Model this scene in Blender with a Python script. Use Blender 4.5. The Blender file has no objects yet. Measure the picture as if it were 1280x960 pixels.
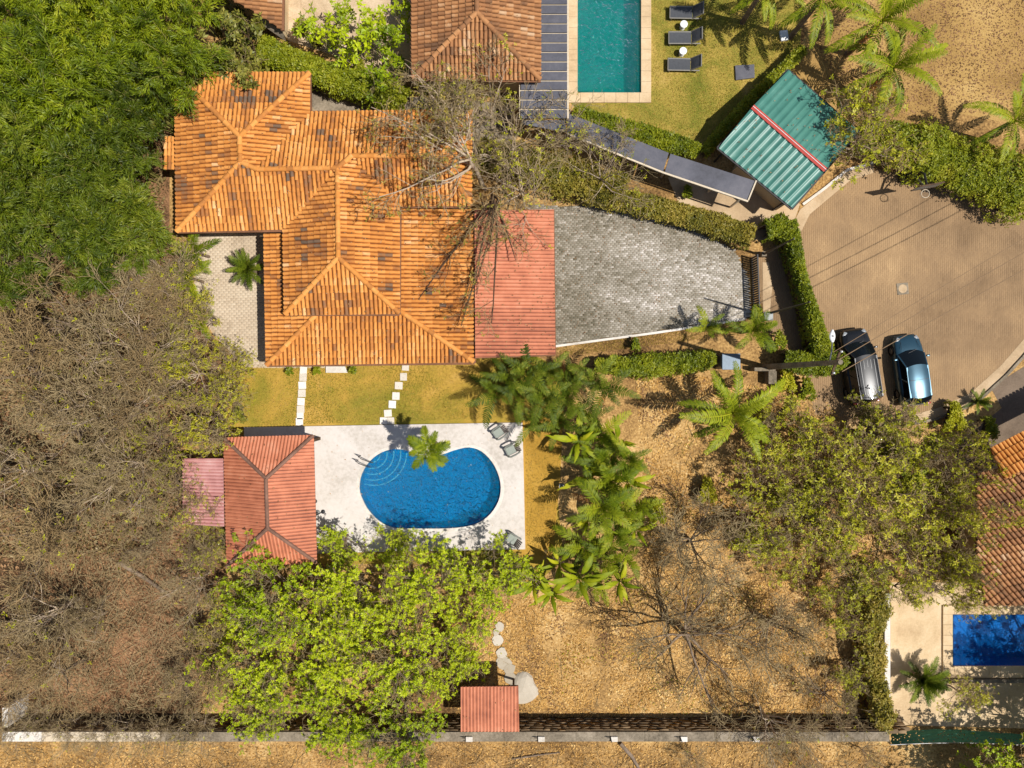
import bpy, bmesh, math, random
import numpy as np
from mathutils import Vector, Matrix

# ------------------------------------------------------------------ camera, sky, sun, exposure
SC = bpy.context.scene
C = SC.collection
CAM_H = 45.0            # drone height in metres
PPM = 20.0              # photo pixels per metre on the ground
cd = bpy.data.cameras.new("camera"); cam = bpy.data.objects.new("camera", cd); C.objects.link(cam)
cam.location = (0, 0, CAM_H); cam.rotation_euler = (0, 0, 0)
cd.sensor_fit = 'HORIZONTAL'; cd.sensor_width = 36.0; cd.lens = 36.0 * CAM_H / 64.0
cd.clip_start = 0.5; cd.clip_end = 2000
SC.camera = cam
SUN_DIR = Vector((0.96, -0.28, 1.88)).normalized()      # towards the sun, elevation about 62 degrees
elev = math.asin(SUN_DIR.z)
wd = bpy.data.worlds.new("World"); SC.world = wd; wd.use_nodes = True
nt = wd.node_tree; nt.nodes.clear()
sky = nt.nodes.new('ShaderNodeTexSky'); sky.sky_type = 'NISHITA'; sky.sun_disc = False
sky.sun_elevation = elev; sky.sun_rotation = math.atan2(SUN_DIR.x, SUN_DIR.y)
bg = nt.nodes.new('ShaderNodeBackground'); bg.inputs[1].default_value = 0.075
wo = nt.nodes.new('ShaderNodeOutputWorld')
nt.links.new(sky.outputs[0], bg.inputs[0]); nt.links.new(bg.outputs[0], wo.inputs[0])
sd = bpy.data.lights.new("sun", 'SUN'); sd.energy = 5.0; sd.angle = math.radians(0.5); sd.color = (1.0, 0.96, 0.90)
so = bpy.data.objects.new("sun", sd); C.objects.link(so)
so.rotation_euler = SUN_DIR.to_track_quat('Z', 'Y').to_euler()
SC.view_settings.view_transform = 'Standard'; SC.view_settings.look = 'None'
SC.view_settings.exposure = 0.0; SC.view_settings.gamma = 1.0
SC.cycles.max_bounces = 8; SC.cycles.transparent_max_bounces = 12

# ------------------------------------------------------------------ helpers
RNG = np.random.default_rng(7)
random.seed(7)

def W(px, py, h=0.0):
    """the place at height h that the photograph shows at pixel px, py"""
    k = (CAM_H - h) / CAM_H / PPM
    return Vector(((px - 640) * k, (480 - py) * k, h))

def S(r, g, b, f=1.0):
    def l(c):
        c /= 255.0
        return (c / 12.92 if c <= 0.04045 else ((c + 0.055) / 1.055) ** 2.4) * f
    return (min(l(r), .9), min(l(g), .9), min(l(b), .9), 1.0)

def tag(o, label=None, cat=None, group=None, kind=None):
    if label: o['label'] = label
    if cat: o['category'] = cat
    if group: o['group'] = group
    if kind: o['kind'] = kind
    return o

def thing(name, loc, label, cat, group=None, rz=0.0):
    o = bpy.data.objects.new(name, None); C.objects.link(o)
    o.location = loc; o.rotation_euler = (0, 0, rz); o.empty_display_size = 0.3
    return tag(o, label, cat, group)

def link(name, me, parent=None, kind=None):
    o = bpy.data.objects.new(name, me); C.objects.link(o)
    if parent is not None: o.parent = parent
    if kind: o['kind'] = kind
    return o

def np_mesh(name, V, F, mat, tint=None, smooth=False):
    """V (n,3), F (m,k) one array or a list of arrays of faces with equal corner counts"""
    if not isinstance(F, list): F = [F]
    V = np.asarray(V, dtype=np.float32).reshape(-1, 3)
    me = bpy.data.meshes.new(name)
    me.vertices.add(len(V)); me.vertices.foreach_set('co', V.ravel())
    F = [np.asarray(f, dtype=np.int32) for f in F if len(f)]
    loops = np.concatenate([f.ravel() for f in F])
    sizes = np.concatenate([np.full(len(f), f.shape[1], dtype=np.int32) for f in F])
    starts = np.concatenate([[0], np.cumsum(sizes)[:-1]]).astype(np.int32)
    me.loops.add(len(loops)); me.loops.foreach_set('vertex_index', loops)
    me.polygons.add(len(sizes)); me.polygons.foreach_set('loop_start', starts)
    if smooth: me.polygons.foreach_set('use_smooth', np.ones(len(sizes), dtype=bool))
    if tint is not None:
        at = me.attributes.new('tint', 'FLOAT', 'FACE')
        at.data.foreach_set('value', np.asarray(tint, dtype=np.float32).ravel())
    me.update(calc_edges=True)
    if mat: me.materials.append(mat)
    return me

class MB:
    """collects simple solids into one mesh"""
    def __init__(s): s.v = []; s.f = []
    def add(s, vs, fs):
        b = len(s.v); s.v += [tuple(v) for v in vs]; s.f += [tuple(i + b for i in f) for f in fs]; return s
    def box(s, c, size, rz=0.0, taper=1.0, M=None):
        x, y, z = [a / 2 for a in size]
        vs = [(-x, -y, -z), (x, -y, -z), (x, y, -z), (-x, y, -z), (-x*taper, -y*taper, z), (x*taper, -y*taper, z), (x*taper, y*taper, z), (-x*taper, y*taper, z)]
        R = M if M is not None else Matrix.Rotation(rz, 3, 'Z')
        vs = [R @ Vector(v) + Vector(c) for v in vs]
        return s.add(vs, [(0, 3, 2, 1), (4, 5, 6, 7), (0, 1, 5, 4), (1, 2, 6, 5), (2, 3, 7, 6), (3, 0, 4, 7)])
    def bar(s, a, b, w, t=None):
        a = Vector(a); b = Vector(b); d = b - a; L = d.length
        q = d.to_track_quat('Z', 'Y').to_matrix()
        return s.box((a + b) / 2, (w, t or w, L), M=q)
    def tube(s, pts, r, n=8, cap=True):
        pts = [Vector(p) for p in pts]; k = len(pts); vs = []
        rr = r if isinstance(r, (list, tuple)) else [r] * k
        for i, p in enumerate(pts):
            d = (pts[min(i + 1, k - 1)] - pts[max(i - 1, 0)]).normalized()
            ref = Vector((0, 0, 1)) if abs(d.z) < 0.9 else Vector((1, 0, 0))
            a = d.cross(ref).normalized(); b2 = d.cross(a)
            for j in range(n):
                t = 2 * math.pi * j / n
                vs.append(p + (a * math.cos(t) + b2 * math.sin(t)) * rr[i])
        fs = [(i*n + j, i*n + (j+1) % n, (i+1)*n + (j+1) % n, (i+1)*n + j) for i in range(k-1) for j in range(n)]
        if cap: fs += [tuple(range(n)), tuple(range((k-1)*n, k*n))]
        return s.add(vs, fs)
    def prism(s, pts, z0, z1):
        n = len(pts)
        vs = [(p[0], p[1], z0) for p in pts] + [(p[0], p[1], z1) for p in pts]
        return s.add(vs, [tuple(range(n))[::-1], tuple(range(n, 2*n))] + [(i, (i+1) % n, n + (i+1) % n, n + i) for i in range(n)])
    def lathe(s, prof, n=20, c=(0, 0, 0)):
        vs = []; k = len(prof)
        for r, z in prof:
            for j in range(n):
                t = 2*math.pi*j/n; vs.append((c[0] + r*math.cos(t), c[1] + r*math.sin(t), c[2] + z))
        fs = [(i*n + j, i*n + (j+1) % n, (i+1)*n + (j+1) % n, (i+1)*n + j) for i in range(k-1) for j in range(n)]
        fs += [tuple(range(n))[::-1], tuple(range((k-1)*n, k*n))]
        return s.add(vs, fs)
    def grid(s, rows):
        n = len(rows[0]); vs = [v for r in rows for v in r]
        return s.add(vs, [(i*n + j, i*n + j+1, (i+1)*n + j+1, (i+1)*n + j) for i in range(len(rows)-1) for j in range(n-1)])
    def build(s, name, mat, parent=None, bevel=0.0, smooth=False, kind=None):
        me = bpy.data.meshes.new(name); me.from_pydata(s.v, [], s.f); me.update()
        bm = bmesh.new(); bm.from_mesh(me)
        bmesh.ops.recalc_face_normals(bm, faces=bm.faces)
        if bevel: bmesh.ops.bevel(bm, geom=[e for e in bm.edges if not e.is_boundary], offset=bevel, segments=2, profile=0.6, affect='EDGES', clamp_overlap=True)
        if smooth:
            for f in bm.faces: f.smooth = True
        bm.to_mesh(me); bm.free()
        if smooth and hasattr(me, 'set_sharp_from_angle'): me.set_sharp_from_angle(angle=math.radians(38))
        me.materials.append(mat)
        return link(name, me, parent, kind)

def copy_tree(o, parent=None):
    c = o.copy(); C.objects.link(c)
    if parent is not None: c.parent = parent
    for ch in list(o.children): copy_tree(ch, c)
    return c

def inside(poly, X, Y):
    r = np.zeros(len(X), dtype=bool); n = len(poly)
    for i in range(n):
        x1, y1 = poly[i][:2]; x2, y2 = poly[(i+1) % n][:2]
        if y1 == y2: continue
        c = ((y1 > Y) != (y2 > Y)) & (X < (x2 - x1) * (Y - y1) / (y2 - y1) + x1)
        r ^= c
    return r

def vnoise(X, Y, scale, seed=0):
    g = np.random.default_rng(seed).random((128, 128))
    x = X / scale + 61.3; y = Y / scale + 47.9
    i = np.floor(x).astype(int); j = np.floor(y).astype(int); fx = x - i; fy = y - j
    fx = fx*fx*(3 - 2*fx); fy = fy*fy*(3 - 2*fy)
    a = g[i % 128, j % 128]; b = g[(i+1) % 128, j % 128]; c = g[i % 128, (j+1) % 128]; d = g[(i+1) % 128, (j+1) % 128]
    return (a*(1-fx) + b*fx)*(1-fy) + (c*(1-fx) + d*fx)*fy

def PX(pts, h=0.0):
    return [W(p[0], p[1], p[2] if len(p) > 2 else h) for p in pts]

# ------------------------------------------------------------------ materials
def nodes_of(m):
    m.use_nodes = True; t = m.node_tree; t.nodes.clear()
    out = t.nodes.new('ShaderNodeOutputMaterial'); return t, out

def ramp(t, cols, fac):
    r = t.nodes.new('ShaderNodeValToRGB'); e = r.color_ramp.elements
    n = len(cols)
    for i, c in enumerate(cols):
        p, col = c if (isinstance(c, tuple) and len(c) == 2) else (i / max(1, n - 1), c)
        if i < 2: el = e[i]; el.position = p
        else: el = e.new(p)
        el.color = col
    if fac is not None: t.links.new(fac, r.inputs[0])
    return r.outputs[0]

def math_(t, op, a, b, clamp=False):
    n = t.nodes.new('ShaderNodeMath'); n.operation = op; n.use_clamp = clamp
    for i, v in enumerate((a, b)):
        if isinstance(v, (int, float)): n.inputs[i].default_value = v
        else: t.links.new(v, n.inputs[i])
    return n.outputs[0]

def noise(t, scale, detail=4, coord='pos', rough=0.6, dist=0.0):
    if coord == 'pos': c = t.nodes.new('ShaderNodeNewGeometry').outputs['Position']
    else: c = t.nodes.new('ShaderNodeTexCoord').outputs['Object']
    n = t.nodes.new('ShaderNodeTexNoise'); n.inputs['Scale'].default_value = scale
    n.inputs['Detail'].default_value = detail; n.inputs['Roughness'].default_value = rough
    n.inputs['Distortion'].default_value = dist
    t.links.new(c, n.inputs['Vector']); return n.outputs[0]

def mixc(t, fac, a, b, mode='MIX'):
    n = t.nodes.new('ShaderNodeMix'); n.data_type = 'RGBA'; n.blend_type = mode
    for s, v in ((n.inputs[0], fac), (n.inputs[6], a), (n.inputs[7], b)):
        if isinstance(v, (int, float)): s.default_value = v
        elif isinstance(v, tuple): s.default_value = v
        else: t.links.new(v, s)
    return n.outputs[2]

def bump(t, height, strength, dist=0.02):
    b = t.nodes.new('ShaderNodeBump'); b.inputs['Strength'].default_value = strength; b.inputs['Distance'].default_value = dist
    t.links.new(height, b.inputs['Height']); return b.outputs[0]

def principled(t, out, col, rough=0.8, spec=0.3, metal=0.0, nrm=None, coat=0.0):
    p = t.nodes.new('ShaderNodeBsdfPrincipled')
    if isinstance(col, tuple): p.inputs['Base Color'].default_value = col
    else: t.links.new(col, p.inputs['Base Color'])
    p.inputs['Roughness'].default_value = rough; p.inputs['Specular IOR Level'].default_value = spec
    p.inputs['Metallic'].default_value = metal; p.inputs['Coat Weight'].default_value = coat
    if nrm is not None: t.links.new(nrm, p.inputs['Normal'])
    t.links.new(p.outputs[0], out.inputs[0]); return p

def tintnode(t):
    a = t.nodes.new('ShaderNodeAttribute'); a.attribute_name = 'tint'; return a.outputs['Fac']

def leaf_mat(name, cols, trans=0.35, rough=0.5, spec=0.35, obj=0.25):
    m = bpy.data.materials.new(name); t, out = nodes_of(m)
    oi = t.nodes.new('ShaderNodeObjectInfo').outputs['Random']
    f = math_(t, 'ADD', math_(t, 'MULTIPLY', tintnode(t), 1 - obj), math_(t, 'MULTIPLY', oi, obj))
    col = ramp(t, cols, f)
    p = principled(t, out, col, rough, spec)
    tr = t.nodes.new('ShaderNodeBsdfTranslucent'); t.links.new(col, tr.inputs[0])
    mx = t.nodes.new('ShaderNodeMixShader'); mx.inputs[0].default_value = trans*0.62
    t.links.new(p.outputs[0], mx.inputs[1]); t.links.new(tr.outputs[0], mx.inputs[2]); t.links.new(mx.outputs[0], out.inputs[0])
    return m

def piece_mat(name, cols, rough=0.8, spec=0.25, nscale=6.0, namp=0.35, bstr=0.3, coord='pos', metal=0.0):
    """tiles, stones, pavers: colour by piece, broken up by noise"""
    m = bpy.data.materials.new(name); t, out = nodes_of(m)
    n = noise(t, nscale, 6, coord)
    f = math_(t, 'ADD', tintnode(t), math_(t, 'MULTIPLY', math_(t, 'SUBTRACT', n, 0.5), namp), True)
    col = ramp(t, cols, f)
    principled(t, out, col, rough, spec, metal, bump(t, noise(t, nscale*8, 4, coord), bstr, 0.01))
    return m

def surf_mat(name, cols, scale=1.0, fine=14.0, famp=0.5, rough=0.9, spec=0.15, bstr=0.5, bdist=0.03, coord='pos', big=None, bigamp=0.0, dist=0.3):
    m = bpy.data.materials.new(name); t, out = nodes_of(m)
    a = noise(t, scale, 5, coord, 0.65, dist); b = noise(t, fine, 6, coord, 0.7)
    f = math_(t, 'ADD', a, math_(t, 'MULTIPLY', math_(t, 'SUBTRACT', b, 0.5), famp))
    if big: f = math_(t, 'ADD', f, math_(t, 'MULTIPLY', math_(t, 'SUBTRACT', noise(t, big, 3, coord), 0.5), bigamp))
    # stretch the contrast of the noise
    f = math_(t, 'ADD', math_(t, 'MULTIPLY', math_(t, 'SUBTRACT', f, 0.5), 1.7), 0.5, True)
    col = ramp(t, cols, f)
    principled(t, out, col, rough, spec, 0.0, bump(t, b, bstr, bdist)); return m

def plain(name, col, rough=0.6, spec=0.4, metal=0.0, coat=0.0, var=0.12, nscale=8.0):
    m = bpy.data.materials.new(name); t, out = nodes_of(m)
    n = noise(t, nscale, 5, 'obj')
    k = tuple(c * (1 - var) for c in col[:3]) + (1,); k2 = tuple(min(c * (1 + var), .95) for c in col[:3]) + (1,)
    principled(t, out, ramp(t, [(0.3, k), (0.7, k2)], n), rough, spec, metal, None, coat); return m

M = {}
# ground
M['ground'] = surf_mat('dry_ground', [S(84, 62, 38), S(138, 106, 64), S(186, 148, 92), S(214, 182, 126)], 0.3, 7.0, 1.1, bstr=0.9, big=0.06, bigamp=0.9)
M['forest_floor'] = surf_mat('forest_floor', [S(46, 36, 24), S(92, 70, 46), S(140, 104, 74), S(166, 128, 92)], 0.5, 8.0, 1.2, bstr=0.9, big=0.09, bigamp=0.8)
M['lawn'] = surf_mat('dry_lawn', [S(90, 98, 34), S(138, 126, 46), S(182, 146, 64), S(204, 166, 98)], 0.2, 20.0, 0.6, bstr=0.6, dist=0.8)
M['side_lawn'] = surf_mat('golden_lawn', [S(140, 106, 40), S(178, 138, 56), S(196, 156, 76)], 0.4, 18.0, 0.6, bstr=0.6)
M['neighbour_lawn'] = surf_mat('patchy_lawn', [S(80, 94, 32), S(120, 118, 44), S(168, 144, 68), S(202, 170, 108)], 0.38, 14.0, 0.8, bstr=0.6, dist=0.6)
M['lot'] = surf_mat('brown_lot', [S(104, 80, 46), S(150, 118, 68), S(180, 146, 88), S(202, 172, 114)], 0.16, 12.0, 0.8, bstr=0.8)
M['court'] = surf_mat('pale_court', [S(150, 128, 100), S(196, 172, 140), S(222, 202, 172)], 0.5, 8.0, 0.6)
M['concrete'] = surf_mat('pale_concrete', [S(150, 126, 96), S(188, 162, 128), S(210, 188, 156)], 0.5, 10.0, 0.4, bstr=0.25)
M['greyconc'] = surf_mat('grey_concrete', [S(84, 76, 64), S(132, 120, 102), S(166, 152, 132)], 0.9, 7.0, 0.8, bstr=0.4)
M['whiteconc'] = surf_mat('white_concrete', [S(176, 166, 150), S(216, 208, 196), S(236, 230, 220)], 0.7, 9.0, 0.5, bstr=0.25)
M['deck'] = surf_mat('white_pool_deck', [S(176, 166, 152), S(208, 199, 189), S(220, 213, 205)], 0.3, 5.0, 0.7, rough=0.7, bstr=0.1)
M['beige'] = surf_mat('beige_deck', [S(176, 148, 112), S(206, 180, 142), S(224, 202, 168)], 0.5, 8.0, 0.5, bstr=0.2)
M['asphalt'] = surf_mat('grey_forecourt', [S(84, 72, 60), S(116, 100, 84), S(138, 120, 102)], 0.5, 10.0, 0.5, bstr=0.3)
M['joint'] = surf_mat('sandy_joint', [S(84, 74, 58), S(118, 102, 78), S(140, 122, 92)], 0.5, 10.0, 0.5)
M['streetbed'] = surf_mat('street_bed', [S(104, 80, 54), S(142, 112, 78), S(160, 128, 90)], 0.3, 10.0, 0.5)
M['paver'] = piece_mat('grey_paver', [(0.0, S(100, 94, 78)), (0.35, S(136, 128, 112)), (0.7, S(168, 160, 146)), (1.0, S(206, 198, 188))], 0.85, 0.2, 3.0, 0.25)
M['streetpaver'] = piece_mat('tan_street_paver', [(0.0, S(116, 94, 70)), (0.4, S(148, 121, 90)), (0.7, S(166, 136, 100)), (1.0, S(190, 158, 116))], 0.85, 0.15, 0.6, 0.7, 0.1)
M['courttile'] = piece_mat('court_tile', [S(156, 138, 116), S(188, 170, 146), S(208, 192, 168)], 0.8, 0.2, 2.0, 0.6)
# roofs
M['tile'] = piece_mat('clay_tile', [(0.0, S(98, 82, 68)), (0.16, S(124, 98, 76)), (0.32, S(164, 106, 58)), (0.52, S(204, 134, 64)), (0.8, S(222, 154, 82)), (1.0, S(228, 182, 128))], 0.8, 0.2, 3.0, 0.4, 0.5)
M['pan'] = surf_mat('clay_pan', [S(84, 46, 24), S(124, 70, 34), S(150, 88, 44)], 1.2, 9.0, 0.6)
M['oldtile'] = piece_mat('weathered_tile', [(0.0, S(76, 60, 50)), (0.3, S(122, 88, 62)), (0.55, S(158, 110, 72)), (0.8, S(184, 132, 86)), (1.0, S(198, 164, 128))], 0.8, 0.2, 4.0, 0.5, 0.4)
M['oldpan'] = surf_mat('weathered_pan', [S(74, 50, 36), S(112, 76, 50), S(138, 96, 62)], 1.2, 9.0, 0.6)
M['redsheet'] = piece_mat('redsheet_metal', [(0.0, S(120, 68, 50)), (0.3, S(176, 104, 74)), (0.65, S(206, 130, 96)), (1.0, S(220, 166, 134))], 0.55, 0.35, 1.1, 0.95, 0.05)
M['dullred'] = surf_mat('dull_red_sheet', [S(160, 82, 66), S(186, 104, 82), S(206, 130, 108)], 0.9, 7.0, 0.6, rough=0.55, spec=0.35, bstr=0.1)
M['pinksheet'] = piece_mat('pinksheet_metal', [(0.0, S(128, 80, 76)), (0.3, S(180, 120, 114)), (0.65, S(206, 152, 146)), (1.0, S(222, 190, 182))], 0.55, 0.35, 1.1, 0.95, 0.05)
M['greensheet'] = piece_mat('greensheet_metal', [(0.0, S(40, 88, 78)), (0.3, S(58, 110, 98)), (0.65, S(74, 128, 114)), (1.0, S(120, 160, 146))], 0.3, 0.7, 1.0, 0.7, 0.05)
M['redcap'] = plain('red_ridge_cap', S(186, 74, 62), 0.45, 0.4)
M['slate'] = surf_mat('dark_slab', [S(66, 66, 72), S(88, 88, 96), S(108, 106, 112)], 0.6, 8.0, 0.4, rough=0.6, spec=0.3, bstr=0.1)
M['mortar'] = surf_mat('grey_mortar', [S(108, 92, 78), S(142, 124, 106), S(160, 140, 120)], 1.0, 9.0, 0.5)
M['capdark'] = surf_mat('brown_cap', [S(96, 70, 58), S(128, 96, 80), S(146, 112, 96)], 1.0, 9.0, 0.5)
M['fascia'] = surf_mat('brown_fascia', [S(96, 66, 48), S(126, 88, 64), S(146, 104, 78)], 1.0, 9.0, 0.4)
M['wall'] = surf_mat('cream_wall', [S(178, 152, 116), S(204, 180, 142), S(216, 196, 160)], 0.6, 9.0, 0.4, bstr=0.15)
M['rim'] = plain('pale_rim', S(206, 190, 164), 0.6)
# metals and small things
M['darkmetal'] = plain('dark_metal', S(48, 46, 46), 0.5, 0.5, 0.3)
M['steel'] = plain('steel', S(150, 150, 150), 0.3, 0.5, 0.8)
M['greymetal'] = plain('grey_metal', S(120, 122, 120), 0.5, 0.5, 0.4)
M['white'] = plain('white_paint', S(232, 232, 230), 0.45, 0.4)
M['greyplastic'] = plain('grey_plastic', S(126, 128, 120), 0.55, 0.4)
M['taupe'] = plain('taupe_slats', S(122, 108, 100), 0.6, 0.3)
M['cushion'] = plain('sage_seat', S(146, 152, 142), 0.7, 0.2)
M['sling'] = plain('charcoal_sling', S(74, 76, 80), 0.7, 0.3)
M['loungerframe'] = plain('lounger_frame', S(128, 124, 116), 0.4, 0.5, 0.3)
M['rubber'] = plain('rubber', S(28, 27, 27), 0.8, 0.2)
M['blackpaint'] = plain('black_paint', S(30, 31, 33), 0.32, 0.4, 0.15, 0.4, 0.05)
M['bluepaint'] = plain('steel_blue_paint', S(50, 82, 98), 0.3, 0.5, 0.5, 0.4, 0.05)
M['carglass'] = plain('car_glass', S(18, 23, 27), 0.08, 0.3, 0.0, 0.0, 0.02)
M['headlight'] = plain('headlight_glass', S(150, 154, 156), 0.15, 0.6, 0.2, 0.5)
M['taillight'] = plain('tail_light', S(150, 22, 18), 0.2, 0.5, 0.0, 0.4)
M['net'] = plain('green_net', S(70, 128, 104), 0.8, 0.2)
M['wire'] = plain('cable', S(138, 114, 88), 0.7, 0.1)
M['rock'] = piece_mat('pale_rock', [S(130, 118, 100), S(172, 160, 140), S(200, 190, 174)], 0.85, 0.2, 4.0, 0.4)
M['wallstone'] = piece_mat('dark_wall_stone', [S(84, 70, 54), S(120, 100, 76), S(150, 126, 96)], 0.9, 0.15, 4.0, 0.4, 0.5)
M['step'] = piece_mat('pale_stepping_stone', [S(206, 196, 180), S(224, 216, 204), S(236, 230, 220)], 0.8, 0.2, 4.0, 0.3)
# wood
M['bark'] = surf_mat('grey_bark', [S(84, 70, 56), S(128, 110, 92), S(160, 142, 124)], 2.0, 14.0, 0.6, coord='obj', bstr=0.6)
M['darkbark'] = surf_mat('brown_bark', [S(54, 42, 32), S(86, 68, 52), S(112, 92, 74)], 2.0, 14.0, 0.6, coord='obj', bstr=0.6)
M['palebark'] = surf_mat('pale_bark', [S(146, 126, 104), S(184, 164, 140), S(208, 190, 168)], 2.0, 14.0, 0.6, coord='obj', bstr=0.5)
M['twig'] = surf_mat('tan_twig', [S(126, 108, 76), S(162, 142, 104), S(190, 170, 132)], 2.0, 9.0, 0.5, coord='obj')
M['browntwig'] = surf_mat('brown_twig', [S(130, 108, 72), S(166, 140, 98), S(190, 166, 124)], 2.0, 9.0, 0.5, coord='obj')
M['cane'] = surf_mat('green_cane', [S(110, 112, 50), S(142, 138, 70), S(168, 156, 96)], 2.0, 9.0, 0.5, coord='obj')
# leaves
M['grove'] = leaf_mat('grove_leaf', [S(46, 62, 6), S(96, 114, 10), S(140, 154, 18), S(186, 186, 46)], 0.38, obj=.4)
M['deepgrove'] = leaf_mat('deep_grove_leaf', [S(34, 46, 6), S(70, 86, 10), S(106, 120, 20), S(152, 154, 46)], 0.3, obj=.4)
M['canopy'] = leaf_mat('canopy_leaf', [S(96, 118, 8), S(152, 172, 12), S(196, 208, 24), S(228, 224, 60)], 0.45, obj=.4)
M['broad'] = leaf_mat('broad_leaf', [S(62, 70, 24), S(108, 112, 40), S(148, 142, 58), S(180, 166, 88)], 0.3)
M['hedge'] = leaf_mat('hedge_leaf', [S(62, 74, 12), S(110, 122, 18), S(152, 156, 30), S(188, 178, 60)], 0.33)
M['bloom'] = leaf_mat('bloom_hedge_leaf', [S(64, 70, 22), S(112, 108, 36), S(158, 142, 52), S(194, 164, 88)], 0.3)
M['olive'] = leaf_mat('olive_leaf', [S(98, 104, 14), S(150, 152, 24), S(188, 184, 38), S(218, 204, 72)], 0.42)
M['sparse'] = leaf_mat('sparse_leaf', [S(116, 116, 26), S(156, 154, 32), S(186, 178, 40), S(206, 190, 66)], 0.4)
M['under'] = leaf_mat('undergrowth_leaf', [S(72, 62, 32), S(116, 100, 58), S(150, 130, 86), S(178, 156, 112)], 0.2)
M['litter'] = leaf_mat('dry_leaf', [S(120, 88, 46), S(184, 140, 76), S(218, 176, 106), S(244, 218, 162)], 0.1, 0.8, 0.15)
M['brownlitter'] = leaf_mat('brown_dry_leaf', [S(92, 64, 42), S(140, 104, 72), S(168, 130, 92), S(198, 162, 120)], 0.1, 0.8, 0.15)
M['palm'] = leaf_mat('palm_leaf', [S(50, 66, 6), S(94, 110, 12), S(140, 148, 26), S(202, 188, 58)], 0.26, 0.55, 0.2, .45)
M['coco'] = leaf_mat('coconut_leaf', [S(70, 88, 8), S(114, 128, 16), S(158, 164, 30), S(206, 198, 74)], 0.25, 0.5, 0.25)
M['darkpalm'] = leaf_mat('dark_palm_leaf', [S(36, 50, 6), S(68, 84, 12), S(108, 120, 26), S(168, 164, 62)], 0.22, 0.55, 0.2, .4)
M['banana'] = leaf_mat('banana_leaf', [S(64, 84, 8), S(112, 128, 14), S(160, 164, 24), S(214, 194, 52)], 0.3, 0.55, 0.2, .45)
M['deadfrond'] = leaf_mat('dead_frond', [S(132, 78, 30), S(176, 108, 42), S(204, 146, 70)], 0.2)
M['grassblade'] = leaf_mat('grass_blade', [S(102, 104, 36), S(146, 130, 50), S(184, 152, 74), S(206, 176, 110)], 0.3, 0.7, 0.15)

def water_mat(name, tint, body, bodyf, scale=2.2, strength=0.25):
    m = bpy.data.materials.new(name); t, out = nodes_of(m)
    n1 = noise(t, scale, 3, 'pos', 0.55, 0.6); n2 = noise(t, scale*3, 2, 'pos', 0.5, 0.6)
    nr = bump(t, math_(t, 'ADD', n1, math_(t, 'MULTIPLY', n2, 0.45)), strength, 0.3)
    tr = t.nodes.new('ShaderNodeBsdfTransparent'); tr.inputs[0].default_value = tint
    df = t.nodes.new('ShaderNodeBsdfDiffuse'); df.inputs[0].default_value = body; t.links.new(nr, df.inputs['Normal'])
    m1 = t.nodes.new('ShaderNodeMixShader'); m1.inputs[0].default_value = bodyf
    t.links.new(tr.outputs[0], m1.inputs[1]); t.links.new(df.outputs[0], m1.inputs[2])
    gl = t.nodes.new('ShaderNodeBsdfGlossy'); gl.inputs['Roughness'].default_value = 0.06; t.links.new(nr, gl.inputs['Normal'])
    fr = t.nodes.new('ShaderNodeFresnel'); fr.inputs[0].default_value = 1.33; t.links.new(nr, fr.inputs['Normal'])
    m2 = t.nodes.new('ShaderNodeMixShader'); t.links.new(fr.outputs[0], m2.inputs[0])
    t.links.new(m1.outputs[0], m2.inputs[1]); t.links.new(gl.outputs[0], m2.inputs[2]); t.links.new(m2.outputs[0], out.inputs[0])
    return m
M['bluewater'] = water_mat('blue_pool_water', (0.46, 0.87, 0.97, 1), (0.0, 0.24, 0.46, 1), 0.4, 3.4, 0.9)
M['greenwater'] = water_mat('green_pool_water', (0.35, 0.85, 0.82, 1), (0.0, 0.20, 0.20, 1), 0.4, 2.4, 0.5)
M['deepwater'] = water_mat('deep_blue_pool_water', (0.25, 0.65, 0.92, 1), (0.0, 0.10, 0.34, 1), 0.35, 2.0, 0.03)

def mosaic_mat(name, cols, size):
    m = bpy.data.materials.new(name); t, out = nodes_of(m)
    pos = t.nodes.new('ShaderNodeNewGeometry').outputs['Position']
    v = t.nodes.new('ShaderNodeTexVoronoi'); v.inputs['Scale'].default_value = 1/size
    t.links.new(pos, v.inputs['Vector'])
    w = t.nodes.new('ShaderNodeRGBToBW'); t.links.new(v.outputs['Color'], w.inputs[0])
    f = math_(t, 'ADD', math_(t, 'MULTIPLY', w.outputs[0], 0.6), math_(t, 'MULTIPLY', noise(t, 0.8, 3), 0.4))
    principled(t, out, ramp(t, cols, f), 0.35, 0.4); return m
M['bluemosaic'] = mosaic_mat('blue_mosaic', [S(0, 100, 168), S(8, 136, 198), S(70, 176, 222)], 0.07)
M['greenmosaic'] = mosaic_mat('green_mosaic', [S(0, 120, 112), S(10, 150, 138), S(30, 166, 152)], 0.12)
M['deepmosaic'] = mosaic_mat('deep_blue_mosaic', [S(0, 96, 160), S(0, 130, 200), S(40, 160, 220)], 0.10)
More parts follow.
